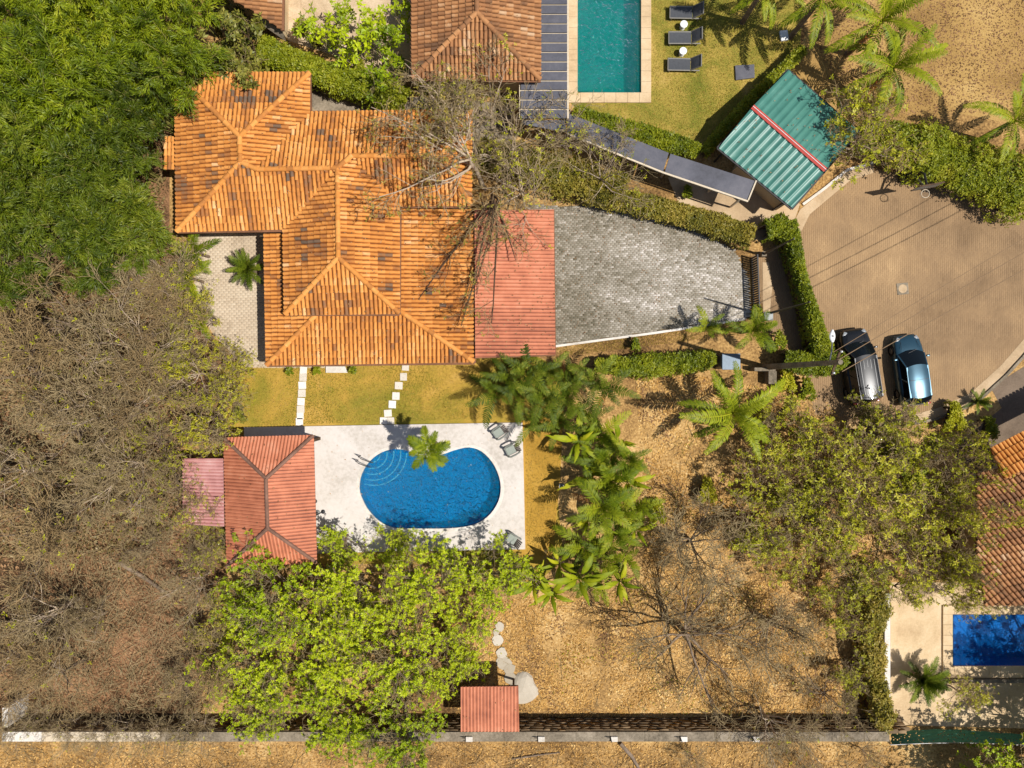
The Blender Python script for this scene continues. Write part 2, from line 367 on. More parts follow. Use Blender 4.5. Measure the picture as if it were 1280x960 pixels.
# ------------------------------------------------------------------ ground sheets
def sheet(name, outer, z, mat, holes=(), kind='structure', parent=None, thick=0.0):
    """flat sheet with holes; outer and holes in photo pixels on the ground"""
    bm = bmesh.new()
    def ring(p):
        vs = [bm.verts.new((q[0], q[1], z)) for q in p]
        return [bm.edges.new((vs[i], vs[(i+1) % len(vs)])) for i in range(len(vs))]
    es = ring(outer)
    for h in holes: es += ring(h)
    bmesh.ops.triangle_fill(bm, use_beauty=True, use_dissolve=False, edges=es, normal=(0, 0, 1))
    for f in bm.faces:
        if f.normal.z < 0: f.normal_flip()
    if thick:
        g = bmesh.ops.extrude_face_region(bm, geom=bm.faces[:])
        vs = [v for v in g['geom'] if isinstance(v, bmesh.types.BMVert)]
        bmesh.ops.translate(bm, verts=vs, vec=(0, 0, -thick))
        bmesh.ops.recalc_face_normals(bm, faces=bm.faces)
    me = bpy.data.meshes.new(name); bm.to_mesh(me); bm.free(); me.materials.append(mat)
    return link(name, me, parent, kind)

def offset(poly, d):
    c = sum((Vector(p[:2]) for p in poly), Vector((0, 0))) / len(poly); r = []
    for p in poly:
        v = Vector(p[:2]) - c; r.append(c + v * (1 + d / v.length))
    return r

def smooth_loop(pts, n=4):
    k = len(pts); r = []
    for i in range(k):
        p0, p1, p2, p3 = [Vector(pts[(i + j - 1) % k][:2]) for j in range(4)]
        for s in range(n):
            t = s / n
            r.append(0.5*((2*p1) + (p2 - p0)*t + (2*p0 - 5*p1 + 4*p2 - p3)*t*t + (3*p1 - p0 - 3*p2 + p3)*t**3))
    return r

main_pool = smooth_loop(PX([(450,610),(453,592),(463,576),(478,565),(495,561),(512,564),(525,569.5),(537,572.5),(549,570),(560,565.5),(572,561.5),(587,559),(602,564),(615,577),(623,593),(626,609),(623,626),(613,642),(598,653),(580,658),(555,660),(520,660),(492,659),(475,651),(462,638),(454,624)]), 3)
green_pool = PX([(722,-70),(803,-70),(801,116),(722,115)])
right_pool = PX([(1191,768),(1330,768),(1330,833),(1191,833)])
deck_poly = PX([(306,534),(480,531),(653,528),(655,608),(656.5,686),(480,689),(306,694)])

big = [(-260,-260),(260,-260),(260,260),(-260,260)]
sheet('ground', big, 0.0, M['ground'], [offset(main_pool, .3), offset(green_pool, .3), offset(right_pool, .3)])
FF = PX([(-500,-400),(225,-400),(225,60),(212,100),(212,300),(232,330),(240,400),(300,462),(262,500),(285,545),(225,560),(225,660),(285,715),(250,760),(262,840),(240,905),(-500,905)])
sheet('forest_floor', FF, 0.004, M['forest_floor'])
sheet('front_lawn', PX([(262,470),(300,452),(420,450),(660,440),(720,470),(690,560),(705,700),(657,740),(560,705),(300,705),(306,545),(280,535)]), 0.005, M['lawn'], [offset(main_pool, .25)])
sheet('side_lawn', PX([(652,520),(704,524),(700,600),(690,700),(652,700)]), 0.009, M['side_lawn'])
sheet('neighbour_lawn', PX([(811,-80),(1010,-80),(1000,60),(965,95),(905,160),(885,190),(846,186),(735,150),(706,122),(714,124),(811,126)]), 0.005, M['neighbour_lawn'])
sheet('brown_lot', PX([(1030,-300),(1900,-300),(1900,160),(1290,160),(1190,140),(1080,180),(985,100),(1012,30)]), 0.006, M['lot'])
sheet('pale_yard', PX([(340,-80),(520,-80),(516,95),(480,108),(420,70),(345,46)]), 0.006, M['court'])
sheet('narrow_yard', PX([(360,90),(500,120),(640,130),(640,215),(380,215)]), 0.005, M['greyconc'])
sheet('side_court', PX([(243,286),(420,286),(420,460),(306,460),(268,420),(243,380)]), 0.007, M['court'])
sheet('neighbour_court', PX([(1113,728),(1340,728),(1340,912),(1113,906)]), 0.006, M['beige'], [offset(right_pool, .2)])
sheet('forecourt', PX([(1238,484),(1290,452),(1400,400),(1400,640),(1215,640),(1190,560),(1252,510)]), 0.007, M['asphalt'])
sheet('service_court', PX([(835,222),(930,215),(1000,255),(985,300),(930,300),(850,258)]), 0.006, M['concrete'])
drive_poly = PX([(660,255),(700,258),(760,254),(812,268),(868,288),(918,312),(936,350),(938,397),(820,414),(693,431),(660,434)])
sheet('driveway', drive_poly, 0.006, M['joint'])
street_poly = PX([(940,320),(985,300),(1003,262),(1058,222),(1092,212),(1166,225),(1290,262),(1500,250),(1500,330),(1290,428),(1258,464),(1218,498),(1172,517),(1090,535),(1020,520),(1000,440),(962,418),(956,395)])
sheet('street', street_poly, 0.006, M['streetbed'])
sheet('gutter_strip', PX([(985,292),(1000,262),(1058,215),(1092,205),(1092,216),(1062,226),(1012,268),(996,300)]), 0.024, M['concrete'])
sheet('gutter_strip', PX([(1283,420),(1300,424),(1262,468),(1222,502),(1175,521),(1140,528),(1140,519),(1172,510),(1212,492),(1250,458)]), 0.024, M['concrete'])
sheet('gutter_strip', PX([(953,328),(961,328),(965,360),(962,395),(954,395)]), 0.024, M['concrete'])

def pavers(name, poly, lx, ly, ang, mat, parent, z, tintf, gap=0.012, h=0.03, rng=RNG, drop=0.0, lim=None, tn=.12):
    P = np.array([(p[0], p[1]) for p in poly]); c, s = math.cos(ang), math.sin(ang)
    ex = (P.max(0) - P.min(0)).max() * 0.75; mid = (P.max(0) + P.min(0)) / 2
    nx, ny = int(2*ex/lx) + 2, int(2*ex/ly) + 2
    I, J = np.meshgrid(np.arange(nx), np.arange(ny)); I = I.ravel(); J = J.ravel()
    u = (I + 0.5*(J % 2))*lx - ex; v = J*ly - ex
    X = mid[0] + u*c - v*s; Y = mid[1] + u*s + v*c
    k = inside(poly, X, Y)
    if lim is not None: k &= lim(X, Y)
    if drop: k &= rng.random(len(X)) > drop
    X, Y = X[k], Y[k]; n = len(X)
    a = ang + rng.normal(0, 0.02, n); ca, sa = np.cos(a), np.sin(a)
    hx = (lx - gap)/2*(1 + rng.normal(0, .02, n)); hy = (ly - gap)/2*(1 + rng.normal(0, .02, n))
    zt = z + h + rng.normal(0, min(.003, h*.12), n)
    V = np.zeros((n, 8, 3))
    for q, (sx, sy) in enumerate(((-1,-1),(1,-1),(1,1),(-1,1))):
        for lev in (0, 1):
            f = 1.0 if lev == 0 else 0.93
            V[:, q + 4*lev, 0] = X + (sx*hx*ca - sy*hy*sa)*f; V[:, q + 4*lev, 1] = Y + (sx*hx*sa + sy*hy*ca)*f
            V[:, q + 4*lev, 2] = z if lev == 0 else zt
    b = np.arange(n)[:, None]*8
    F = np.concatenate([b + np.array(f) for f in ((4,5,6,7),(0,1,5,4),(1,2,6,5),(2,3,7,6),(3,0,4,7))])
    tt = np.clip(tintf(X, Y) + rng.normal(0, tn, n), 0, 1)
    return link(name, np_mesh(name, V, F, mat, np.tile(tt, 5)), parent, 'stuff')

def drive_tint(X, Y):
    # worn whitish wheel tracks and mossy darker edges
    a = vnoise(X, Y, 2.6, 1)*0.6 + vnoise(X, Y, 0.9, 2)*0.4
    t1 = np.exp(-((Y - 5.2 + 0.16*(X - 8))/1.0)**2)*0.35*np.clip((X - 3.5)/3, 0, 1); t2 = np.exp(-((Y - 8.1 + 0.35*(X - 8))/1.3)**2)*0.38*np.clip((X - 4.5)/3, 0, 1)
    return 0.14 + 0.42*a + .95*(t1 + t2) + 0.2*np.clip((X - 9)/5, 0, 1)*vnoise(X, Y, 1.4, 6)
pavers('paver', drive_poly, 0.24, 0.13, math.radians(4), M['paver'], bpy.data.objects['driveway'], 0.008, drive_tint, gap=.008, h=.014, tn=.14)
pavers('paver', [p for p in street_poly], 0.25, 0.125, math.radians(88), M['streetpaver'], bpy.data.objects['street'], 0.008,
       lambda X, Y: 0.3 + 0.4*vnoise(X, Y, 3.5, 3)*1.0 + 0.25*(vnoise(X, Y, 1.1, 4) - .5), gap=0.005, h=0.005, lim=lambda X, Y: X < 40, tn=.035)
pavers('court_tile', PX([(245,288),(420,288),(420,459),(307,459),(270,420),(245,380)]), 0.3, 0.15, math.radians(2), M['courttile'], bpy.data.objects['side_court'], 0.009, lambda X, Y: 0.3 + 0.5*vnoise(X, Y, 1.5, 5), h=0.012, gap=.006, tn=.07)

# white kerb under the driveway, curb along the street
def ribbon(name, pts, w, h, mat, parent=None, kind='structure', z=0.0, seg=None):
    pts = [Vector(p) for p in pts]; m = MB()
    L = []
    for i, p in enumerate(pts):
        d = (pts[min(i+1, len(pts)-1)] - pts[max(i-1, 0)]); d = Vector((d.x, d.y)).normalized(); nn = Vector((-d.y, d.x))*w/2
        L.append((p.x + nn.x, p.y + nn.y, p.x - nn.x, p.y - nn.y))
    rows = [[(a, b, z), (a, b, z+h), (c, d, z+h), (c, d, z), (a, b, z)] for a, b, c, d in L]
    m.grid(rows); m.add(rows[0][:4], [(0, 1, 2, 3)]); m.add(rows[-1][:4], [(3, 2, 1, 0)])
    return m.build(name, mat, parent, kind=kind)
ribbon('driveway_kerb', PX([(693,433),(760,424),(820,416),(880,407),(930,399)]), 0.14, 0.12, M['whiteconc'])
ribbon('street_kerb', PX([(1296,424),(1278,446),(1256,470),(1222,501),(1195,515),(1168,524),(1135,531)]), 0.16, 0.13, M['greyconc'])
ribbon('street_kerb', PX([(1003,256),(1030,236),(1058,213),(1092,203),(1130,208),(1170,214)]), 0.16, 0.12, M['whiteconc'])

# ------------------------------------------------------------------ roofs
ROOFS = []
DIRS = {'N': (0, 1), 'S': (0, -1), 'E': (1, 0), 'W': (-1, 0)}
def clean(n): return n

class Plane:
    def __init__(s, P, d2):
        n = Vector((0, 0, 0))
        for i in range(len(P)): n += P[i].cross(P[(i+1) % len(P)])
        if n.z < 0: n = -n
        s.n = n.normalized(); s.o = sum(P, Vector()) / len(P)
        s.d = Vector(d2).normalized(); s.a = Vector((-s.d.y, s.d.x))
    def z(s, x, y): return s.o.z - (s.n.x*(x - s.o.x) + s.n.y*(y - s.o.y))/s.n.z
    def uv(s, p): q = Vector((p.x, p.y)); return q.dot(s.a), q.dot(s.d)
    def at(s, u, v, h=0.0):
        q = s.a*u + s.d*v; return Vector((q.x, q.y, s.z(q.x, q.y))) + s.n*h

def spans(uv, u):
    r = []
    for i in range(len(uv)):
        (u1, v1), (u2, v2) = uv[i], uv[(i+1) % len(uv)]
        if (u1 > u) != (u2 > u): r.append(v1 + (v2 - v1)*(u - u1)/(u2 - u1))
    r.sort(); return [(r[i], r[i+1]) for i in range(0, len(r) - 1, 2)]

def slab(P, t, mat, parent, name='roof', pl=None):
    n = len(P); m = MB()
    top = [Vector((p.x, p.y, pl.z(p.x, p.y))) if pl else p for p in P]
    m.add([*top, *[p - Vector((0, 0, t)) for p in top]], [tuple(range(n)), tuple(range(n, 2*n))[::-1]] + [(i, n + i, n + (i+1) % n, (i+1) % n) for i in range(n)])
    return m.build(name, mat, parent)

def local(parent, P):
    o = parent.location; return [p - o for p in P]

def tile_roof(parent, pts, d2, mat='tile', pan='pan', pitch=0.242, length=0.40, dark=None, seed=0, label=None, hdef=4.0):
    P = local(parent, PX(pts, hdef)); d2 = DIRS.get(d2, d2)
    pl = Plane(P, d2); rf = slab(P, 0.13, M[pan], parent, 'roof', pl); ROOFS.append((parent, pl, [(p.x, p.y) for p in P]))
    if label: rf['label'] = label
    uv = [pl.uv(p) for p in P]; us = [q[0] for q in uv]; rng = np.random.default_rng(seed + 100)
    u = min(us) + pitch/2; V = []; F = []; T = []; prof = [(math.cos(a), math.sin(a)) for a in np.linspace(0, math.pi, 6)]
    while u < max(us):
        for v0, v1 in spans(uv, u):
            v = v1 + 0.03; col = rng.normal(0, 0.05)
            while v > v0 + 0.05:
                va = max(v - length, v0); b = len(V); ju = rng.normal(0, 0.008); sk = rng.normal(0, 0.008)
                r0, r1 = pitch*0.36, pitch*0.44
                lift = 0.045 + rng.normal(0, .006)
                for (rr, vv, hh, uu) in ((r0, va - 0.05, 0.0, u + ju - sk), (r1, v, lift, u + ju + sk)):
                    for cx, cz in prof: V.append(pl.at(uu + rr*cx, vv, hh + rr*1.05*cz))
                n = 6
                for i in range(n-1): F.append((b+i, b+i+1, b+n+i+1, b+n+i))
                w = pl.at(u, v) + parent.location
                w_x, w_y = w.x, w.y
                t = 0.6 + col*.8 + rng.normal(0, 0.075) + .42*(float(vnoise(w_x, w_y, 1.1, 11)) - .5) + .26*(float(vnoise(w_x, w_y, .45, 12)) - .5)
                t += .24*(float(vnoise(u, v*.22, .28, 13 + seed)) - .5)
                if rng.random() < 0.05: t -= 0.13
                if rng.random() < 0.008: t += 0.25
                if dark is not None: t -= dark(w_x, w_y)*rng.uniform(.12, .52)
                T += [max(0, min(1, t))]*(n-1)
                v -= length
        u += pitch
    link('roof_tiles', np_mesh('roof_tiles', V, np.array(F), M[mat], T, True), rf, 'stuff')
    return rf

_cap = {}
def ridge(parent, roof, a, b, mat='tile', r=0.15, step=0.4, seed=0):
    """ridge and hip tiles, one object each, under the roof they crown"""
    if mat not in _cap:
        V = []; F = []; n = 7
        for k, (x, rr, dz) in enumerate(((-0.25, 0.86, -0.02), (0.25, 1.05, 0.03))):
            for t in np.linspace(0, math.pi, n): V.append((x*1.0, rr*math.cos(t)*0.15, rr*math.sin(t)*0.13 + dz))
        F = [(i, i+1, n+i+1, n+i) for i in range(n-1)]
        _cap[mat] = [np_mesh('ridge_tile', V, np.array(F), M[mat], [t]*(n-1), True) for t in (0.42, 0.55, 0.66, 0.78)]
    o = parent.location; A = W(*a) - o; B = W(*b) - o; d = B - A; L = d.length; n = max(1, int(L/step))
    q = d.to_track_quat('X', 'Z')
    for i in range(n):
        t = random.choice(_cap[mat]); c = link('ridge_tile', t, roof)
        c.location = A + d*((i + .5)/n) + Vector((0, 0, 0.07)); c.rotation_euler = q.to_euler(); c.scale = (step/0.45*L/n/step, 1, 1)

def sheet_roof(parent, pts, d2, mat, pitch=0.2, amp=0.03, panels=1, hdef=3.0, prof='wave', thick=0.06, name='roof_sheet', cross=0.0):
    P = local(parent, PX(pts, hdef)); d2 = DIRS.get(d2, d2); pl = Plane(P, d2)
    uv = [pl.uv(p) for p in P]; us = [q[0] for q in uv]; u0, u1 = min(us), max(us); res = []
    for k in range(panels):
        a = u0 + (u1 - u0)*k/panels + (0.0 if k == 0 else 0.002); b = u0 + (u1 - u0)*(k+1)/panels - 0.002
        n = max(2, int((b - a)/pitch*8)); V = []; F = []; TT = []; prev = None; rngs = np.random.default_rng(int(abs(us[0])*100) + k); pt = rngs.normal(0, .05)
        hk = 0.004*(k % 2)
        for i in range(n+1):
            u = a + (b - a)*i/n; u_ = min(max(u, u0 + 1e-4), u1 - 1e-4); sp = spans(uv, u_)
            if not sp: prev = None; continue
            v0, v1 = sp[0][0], sp[-1][1]; ph = (u/pitch) % 1.0
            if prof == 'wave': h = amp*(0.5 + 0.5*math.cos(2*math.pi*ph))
            elif prof == 'rib': h = amp*max(0, 1 - max(0, abs(ph - .5)*2 - 0.08)/0.55)
            else: h = amp*abs(math.sin(math.pi*ph))**0.7
            nv = max(1, int((v1 - v0)/cross)) if cross else 1
            col = []
            for j in range(nv + 1):
                vv = v0 + (v1 - v0)*j/nv
                if cross and 0 < j: V.append(pl.at(u_, vv, h + hk + 0.03 + 0.018)); col.append(len(V)-1)
                elif cross: V.append(pl.at(u_, vv, h + hk + 0.03)); col.append(len(V)-1)
                else: V.append(pl.at(u_, vv, h + hk + 0.03)); col.append(len(V)-1)
                if cross and 0 < j < nv: V.append(pl.at(u_, vv + 0.012, h + hk + 0.03)); col.append(len(V)-1)
            if prev and len(prev) == len(col):
                F += [(prev[j], prev[j+1], col[j+1], col[j]) for j in range(len(col)-1)]
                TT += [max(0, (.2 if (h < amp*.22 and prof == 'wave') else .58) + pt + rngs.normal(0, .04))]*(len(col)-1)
            prev = col
        if F:
            me = np_mesh(name, V, np.array(F), mat, TT, True); ROOFS.append((parent, pl, [(p.x, p.y) for p in P])); res.append(link(name, me, parent))
    slab([p - Vector((0, 0, 0.03)) for p in P], thick, M['fascia'], parent, 'roof_deck', None)
    return res

def walls(parent, pts, h, mat=None, hpx=None, name='wall'):
    """walls set in under the eaves; pts are roof-outline pixels at height hpx"""
    P = local(parent, PX(pts, hpx if hpx else h)); m = MB(); m.prism([(p.x, p.y) for p in P], 0.0, h)
    return m.build(name, mat or M['wall'], parent)

def eave(parent, pts, h, t=0.1, d=0.16):
    P = local(parent, PX([(p[0], p[1], p[2] if len(p) > 2 else h) for p in pts])); m = MB()
    for i in range(len(P) - 1): m.bar(P[i] - Vector((0, 0, .06)), P[i+1] - Vector((0, 0, .06)), d, t)
    return m.build('fascia', M['fascia'], parent)

# main house ---------------------------------------------------------
EH, RH = 3.7, 4.9
house = thing('tiled_house', W(400, 290), 'large orange clay tiled house with crossing hipped roofs between driveway and woods', 'house')
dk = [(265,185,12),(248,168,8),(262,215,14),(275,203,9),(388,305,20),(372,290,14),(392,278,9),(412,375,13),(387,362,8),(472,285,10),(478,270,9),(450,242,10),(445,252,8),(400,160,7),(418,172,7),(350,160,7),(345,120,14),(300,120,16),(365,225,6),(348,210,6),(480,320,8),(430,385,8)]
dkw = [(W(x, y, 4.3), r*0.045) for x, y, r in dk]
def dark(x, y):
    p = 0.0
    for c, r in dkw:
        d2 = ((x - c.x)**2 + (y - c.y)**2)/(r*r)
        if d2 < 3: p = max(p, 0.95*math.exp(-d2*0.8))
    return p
e, r = EH, RH
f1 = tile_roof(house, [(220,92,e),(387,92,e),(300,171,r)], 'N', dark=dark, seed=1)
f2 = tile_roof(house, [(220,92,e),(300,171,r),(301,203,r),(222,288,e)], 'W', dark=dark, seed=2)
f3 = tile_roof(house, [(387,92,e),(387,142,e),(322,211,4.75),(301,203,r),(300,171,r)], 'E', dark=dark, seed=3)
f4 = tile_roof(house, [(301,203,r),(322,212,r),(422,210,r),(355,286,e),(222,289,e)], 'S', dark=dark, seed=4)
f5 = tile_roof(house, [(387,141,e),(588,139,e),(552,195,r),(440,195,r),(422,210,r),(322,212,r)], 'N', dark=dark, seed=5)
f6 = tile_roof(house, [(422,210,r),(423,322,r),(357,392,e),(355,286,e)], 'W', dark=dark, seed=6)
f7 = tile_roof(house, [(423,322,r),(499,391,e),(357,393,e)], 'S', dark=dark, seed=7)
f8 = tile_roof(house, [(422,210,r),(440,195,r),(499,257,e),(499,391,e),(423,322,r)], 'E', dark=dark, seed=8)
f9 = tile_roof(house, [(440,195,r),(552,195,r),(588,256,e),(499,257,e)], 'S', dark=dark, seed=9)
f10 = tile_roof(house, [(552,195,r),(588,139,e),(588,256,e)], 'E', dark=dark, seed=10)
for (rf, a, b) in ((f1,(300,171,r),(220,92,e)),(f1,(300,171,r),(387,92,e)),(f2,(300,171,r),(301,203,r)),(f2,(301,203,r),(222,289,e)),(f4,(301,203,r),(322,212,r)),(f4,(322,212,r),(422,210,r)),
                   (f8,(422,210,r),(440,195,r)),(f9,(440,195,r),(552,195,r)),(f9,(552,195,r),(588,256,e)),(f10,(552,195,r),(588,139,e)),(f6,(422,210,r),(423,322,r)),(f7,(423,322,r),(357,392,e)),(f7,(423,322,r),(499,391,e))):
    ridge(house, rf, a, b)
l1, l2 = 2.75, 3.25
g1 = tile_roof(house, [(497,252,l2),(591,264,l1),(592,452,l1),(497,386,l2)], 'E', seed=11, dark=None)
g2 = tile_roof(house, [(497,386,l2),(592,452,l1),(334,456,l1),(395,393,l2)], 'S', seed=12, dark=None)
g3 = tile_roof(house, [(395,393,l2),(334,456,l1),(331,292,l1),(393,290,l2)], 'W', seed=13, dark=None)
ridge(house, g2, (499,388,l2), (592,452,l1)); ridge(house, g2, (395,394,l2), (334,456,l1))
lo = tile_roof(house, [(205,172,3.0),(222,172,3.2),(222,212,3.2),(205,212,3.0)], 'S', seed=14)
eave(house, [(222,290),(220,92),(387,91),(388,141)], e); eave(house, [(222,290),(355,288)], e); eave(house, [(355,287),(357,393),(499,393),(500,258),(588,258),(589,139),(388,140)], e)
eave(house, [(331,291),(333,457),(593,454),(592,264)], l1)
walls(house, [(236,108),(372,108),(372,155),(574,155),(574,245),(486,245),(486,378),(370,378),(370,272),(236,272)], 3.55)
walls(house, [(372,300),(372,420),(562,420),(562,300)], 2.7)

# white step at the garden door
m = MB(); P = PX([(408,458),(432,458),(435,466),(408,466)]); m.prism([(p.x, p.y) for p in P], 0, .16)
tag(m.build('door_step', M['whiteconc'], None, .01), 'white door step against the house front between two small shrubs', 'step')

# carport -----------------------------------------------------------
carport = thing('carport', W(640, 355), 'red corrugated carport roof joined to the house beside the paved driveway', 'carport')
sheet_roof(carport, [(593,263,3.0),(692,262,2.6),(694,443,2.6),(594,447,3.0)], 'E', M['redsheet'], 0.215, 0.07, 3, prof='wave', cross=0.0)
for x, y in ((600,272),(684,270),(686,436),(602,438)):
    p = W(x, y, 2.5) - carport.location; MB().box((p.x, p.y, 1.22), (.14, .14, 2.44)).build('post', M['darkmetal'], carport)
eave(carport, [(594,447,3.0),(694,444,2.6),(692,262,2.6)], 2.6, .08, .1)

# pool house -----------------------------------------------------------
poolhouse = thing('pool_house', W(335, 625), 'red sheet roofed pool house with brown hip caps beside the white deck', 'pool house')
e, r = 2.7, 4.0
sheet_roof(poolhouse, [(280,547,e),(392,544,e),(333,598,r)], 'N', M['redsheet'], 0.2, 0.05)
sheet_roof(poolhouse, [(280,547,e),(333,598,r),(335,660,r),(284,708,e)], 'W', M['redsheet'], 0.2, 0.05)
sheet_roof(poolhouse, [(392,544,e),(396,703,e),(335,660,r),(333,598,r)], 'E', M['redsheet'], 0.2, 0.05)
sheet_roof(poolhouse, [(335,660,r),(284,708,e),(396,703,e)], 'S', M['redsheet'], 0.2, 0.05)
for a, b in (((280,547,e),(333,598,r)),((392,544,e),(333,598,r)),((333,598,r),(335,660,r)),((335,660,r),(284,708,e)),((335,660,r),(396,703,e))):
    A, B = local(poolhouse, PX([a, b])); mm = MB(); mm.tube([A + Vector((0,0,.07)), (A+B)/2 + Vector((0,0,.08)), B + Vector((0,0,.07))], .11, 8); mm.build('hip_cap', M['capdark'], poolhouse, smooth=True)
walls(poolhouse, [(292,560),(340,560),(340,694),(295,694)], 2.6)
for x, y in ((385,552),(389,694)):
    p = W(x, y, 2.6) - poolhouse.location; MB().box((p.x, p.y, 1.28), (.18, .18, 2.56)).build('post', M['darkbark'], poolhouse)
annex = thing('lean_to', W(254, 615), 'faded pink sheet roofed lean-to behind the pool house at the woods edge', 'shed')
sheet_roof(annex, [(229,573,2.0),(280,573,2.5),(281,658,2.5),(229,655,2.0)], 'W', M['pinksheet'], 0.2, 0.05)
walls(annex, [(236,580),(279,580),(279,650),(236,650)], 1.95)

# small shed over the retaining wall --------------------------------------
shed = thing('small_shed', W(600, 868), 'small red corrugated shed roof standing over the stone retaining wall', 'shed')
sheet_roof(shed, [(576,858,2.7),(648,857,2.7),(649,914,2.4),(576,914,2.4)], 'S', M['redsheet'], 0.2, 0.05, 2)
for x, y in ((582,868),(642,868),(642,905),(582,905)):
    p = W(x, y, 2.3) - shed.location; MB().box((p.x, p.y, 1.15), (.12, .12, 2.3)).build('post', M['darkbark'], shed)

# green shed ----------------------------------------------------------------
gshed = thing('green_shed', W(980, 190), 'green ribbed metal roofed garage with a red ridge cap beside the cul-de-sac', 'garage')
e, r = 2.7, 3.3
dne = (Vector((1029,126)) - Vector((985,173))); dne = (dne.x, -dne.y)
sheet_roof(gshed, [(940,134,r),(985,88,e),(1073,165,e),(1031,213,r)], dne, M['greensheet'], 0.42, 0.055, 5, prof='rib')
sheet_roof(gshed, [(940,134,r),(1031,213,r),(990,260,e),(898,185,e)], (-dne[0], -dne[1]), M['greensheet'], 0.42, 0.055, 5, prof='rib')
A, B = local(gshed, PX([(940,134,r),(1031,213,r)])); mm = MB(); q = (B - A).normalized(); s = Vector((-q.y, q.x, 0))*0.1
for sg in (-1, 1): mm.grid([[A + Vector((0,0,.16)), A + s*sg*1.5 + Vector((0,0,.1))], [B + Vector((0,0,.16)), B + s*sg*1.5 + Vector((0,0,.1))]])
mm.build('ridge_cap', M['redcap'], gshed)
mm = MB(); mm.bar(A + Vector((0,0,.17)), B + Vector((0,0,.17)), .025, .03); mm.build('ridge_seam', M['white'], gshed)
mm = MB(); Q = local(gshed, PX([(985,87,e),(1074,165,e),(990,261,e),(897,185,e),(985,87,e)]))
for i in range(4): mm.bar(Q[i] - Vector((0,0,.04)), Q[i+1] - Vector((0,0,.04)), .14, .08)
mm.build('gutter', M['darkmetal'], gshed)
walls(gshed, [(985,98),(1062,166),(990,250),(930,200)], 2.55)
for x, y in ((908,186),(985,250)):
    p = W(x, y, 2.5) - gshed.location; MB().box((p.x, p.y, 1.25), (.1, .1, 2.5)).build('post', M['darkmetal'], gshed)

# slab roofed walkway ----------------------------------------------------------
walk = thing('slab_walkway', W(680, 70), 'dark slab roofed walkway with thin pale joints between tiled house and green pool', 'walkway')
h = 2.9
def panel(par, pts, h, name='roof_panel', mat='slate', t=.1):
    P = local(par, PX(pts, h)); mm = MB(); mm.prism([(p.x, p.y) for p in P], h - t, h); return mm.build(name, M[mat], par, .012)
y = -30.0; k = 0
while y < 146:
    x0 = 676 if y < 96 else 651; y2 = y + 11.0
    panel(walk, [(x0, y + .7),(709, y + .7),(709, y2),(x0, y2)], h + 0.004*(k % 2)); y = y2 + .9; k += 1
P = local(walk, PX([(674,-40),(711,-40),(711,148),(649,148),(649,96),(674,96)], h - .1)); mm = MB(); mm.prism([(p.x, p.y) for p in P], h - .2, h - .102); mm.build('roof_frame', M['rim'], walk)
for x, y in ((706,0),(706,60),(706,120),(655,140)):
    p = W(x, y, h) - walk.location; MB().box((p.x, p.y, (h - .2)/2), (.15, .15, h - .2)).build('post', M['darkmetal'], walk)
h2 = 2.7
awn = thing('angled_walkway_roof', W(820, 200), 'long dark panelled walkway roof running aslant to the green garage', 'walkway')
panel(awn, [(709,141),(836,191),(829,214),(709,166)], h2); panel(awn, [(838,192),(944,226),(935,250),(831,215)], h2)
panel(awn, [(652,150),(707,150),(707,165),(652,155)], h2)
P = local(awn, PX([(709,166),(829,214.5),(935,250.5)], h2)); mm = MB()
for i in range(2): mm.bar(P[i] - Vector((0,.06,.02)), P[i+1] - Vector((0,.06,.02)), .1, .12)
mm.build('gutter', M['rim'], awn)
P = local(awn, PX([(935,250.5),(945,226)], h2)); mm = MB(); mm.bar(P[0], P[1], .08, .14); mm.build('end_trim', M['rim'], awn)
for x, y in ((730,160),(790,185),(838,205),(900,225),(930,245)):
    p = W(x, y, h2) - awn.location; MB().box((p.x, p.y, 1.28), (.1, .1, 2.56)).build('post', M['rim'], awn)

# tiled house behind the walkway ----------------------------------------------
nh = thing('weathered_house', W(595, 30), 'weathered brown tiled house beside the dark slab walkway', 'house')
e, r = 3.4, 4.6
n1 = tile_roof(nh, [(516,-110,e),(516,98,e),(596,16,r),(596,-110,r)], 'W', 'oldtile', 'oldpan', seed=21)
n2 = tile_roof(nh, [(675,-110,e),(596,-110,r),(596,16,r),(675,100,e)], 'E', 'oldtile', 'oldpan', seed=22)
n3 = tile_roof(nh, [(516,98,e),(675,100,e),(596,16,r)], 'S', 'oldtile', 'oldpan', seed=23)
ridge(nh, n1, (596,16,r), (596,-100,r), 'oldtile'); ridge(nh, n3, (596,16,r), (516,98,e), 'oldtile'); ridge(nh, n3, (596,16,r), (675,100,e), 'oldtile')
walls(nh, [(528,-100),(664,-100),(664,88),(528,88)], 3.3); eave(nh, [(515,-110),(515,99),(676,101)], e)
n0 = thing('corner_house', W(310, 0), 'faded tiled roof corner with grey gutter showing above the hedge', 'house')
c1 = tile_roof(n0, [(268,-90,4.0),(354,-90,3.2),(352,37,3.2),(318,14,3.6),(268,-12,4.0)], 'E', 'oldtile', 'oldpan', seed=24)
eave(n0, [(354,-90,3.2),(353,38,3.2)], 3.2, .14, .2); walls(n0, [(272,-80),(340,-80),(340,20),(310,0),(272,-20)], 3.1)
mm = MB(); Pq = local(n0, PX([(318,12,2.9),(352,36,2.9),(358,52,2.5),(326,30,2.5)])); mm.add(Pq, [(0,1,2,3)]); mm.build('awning', M['greyconc'], n0)

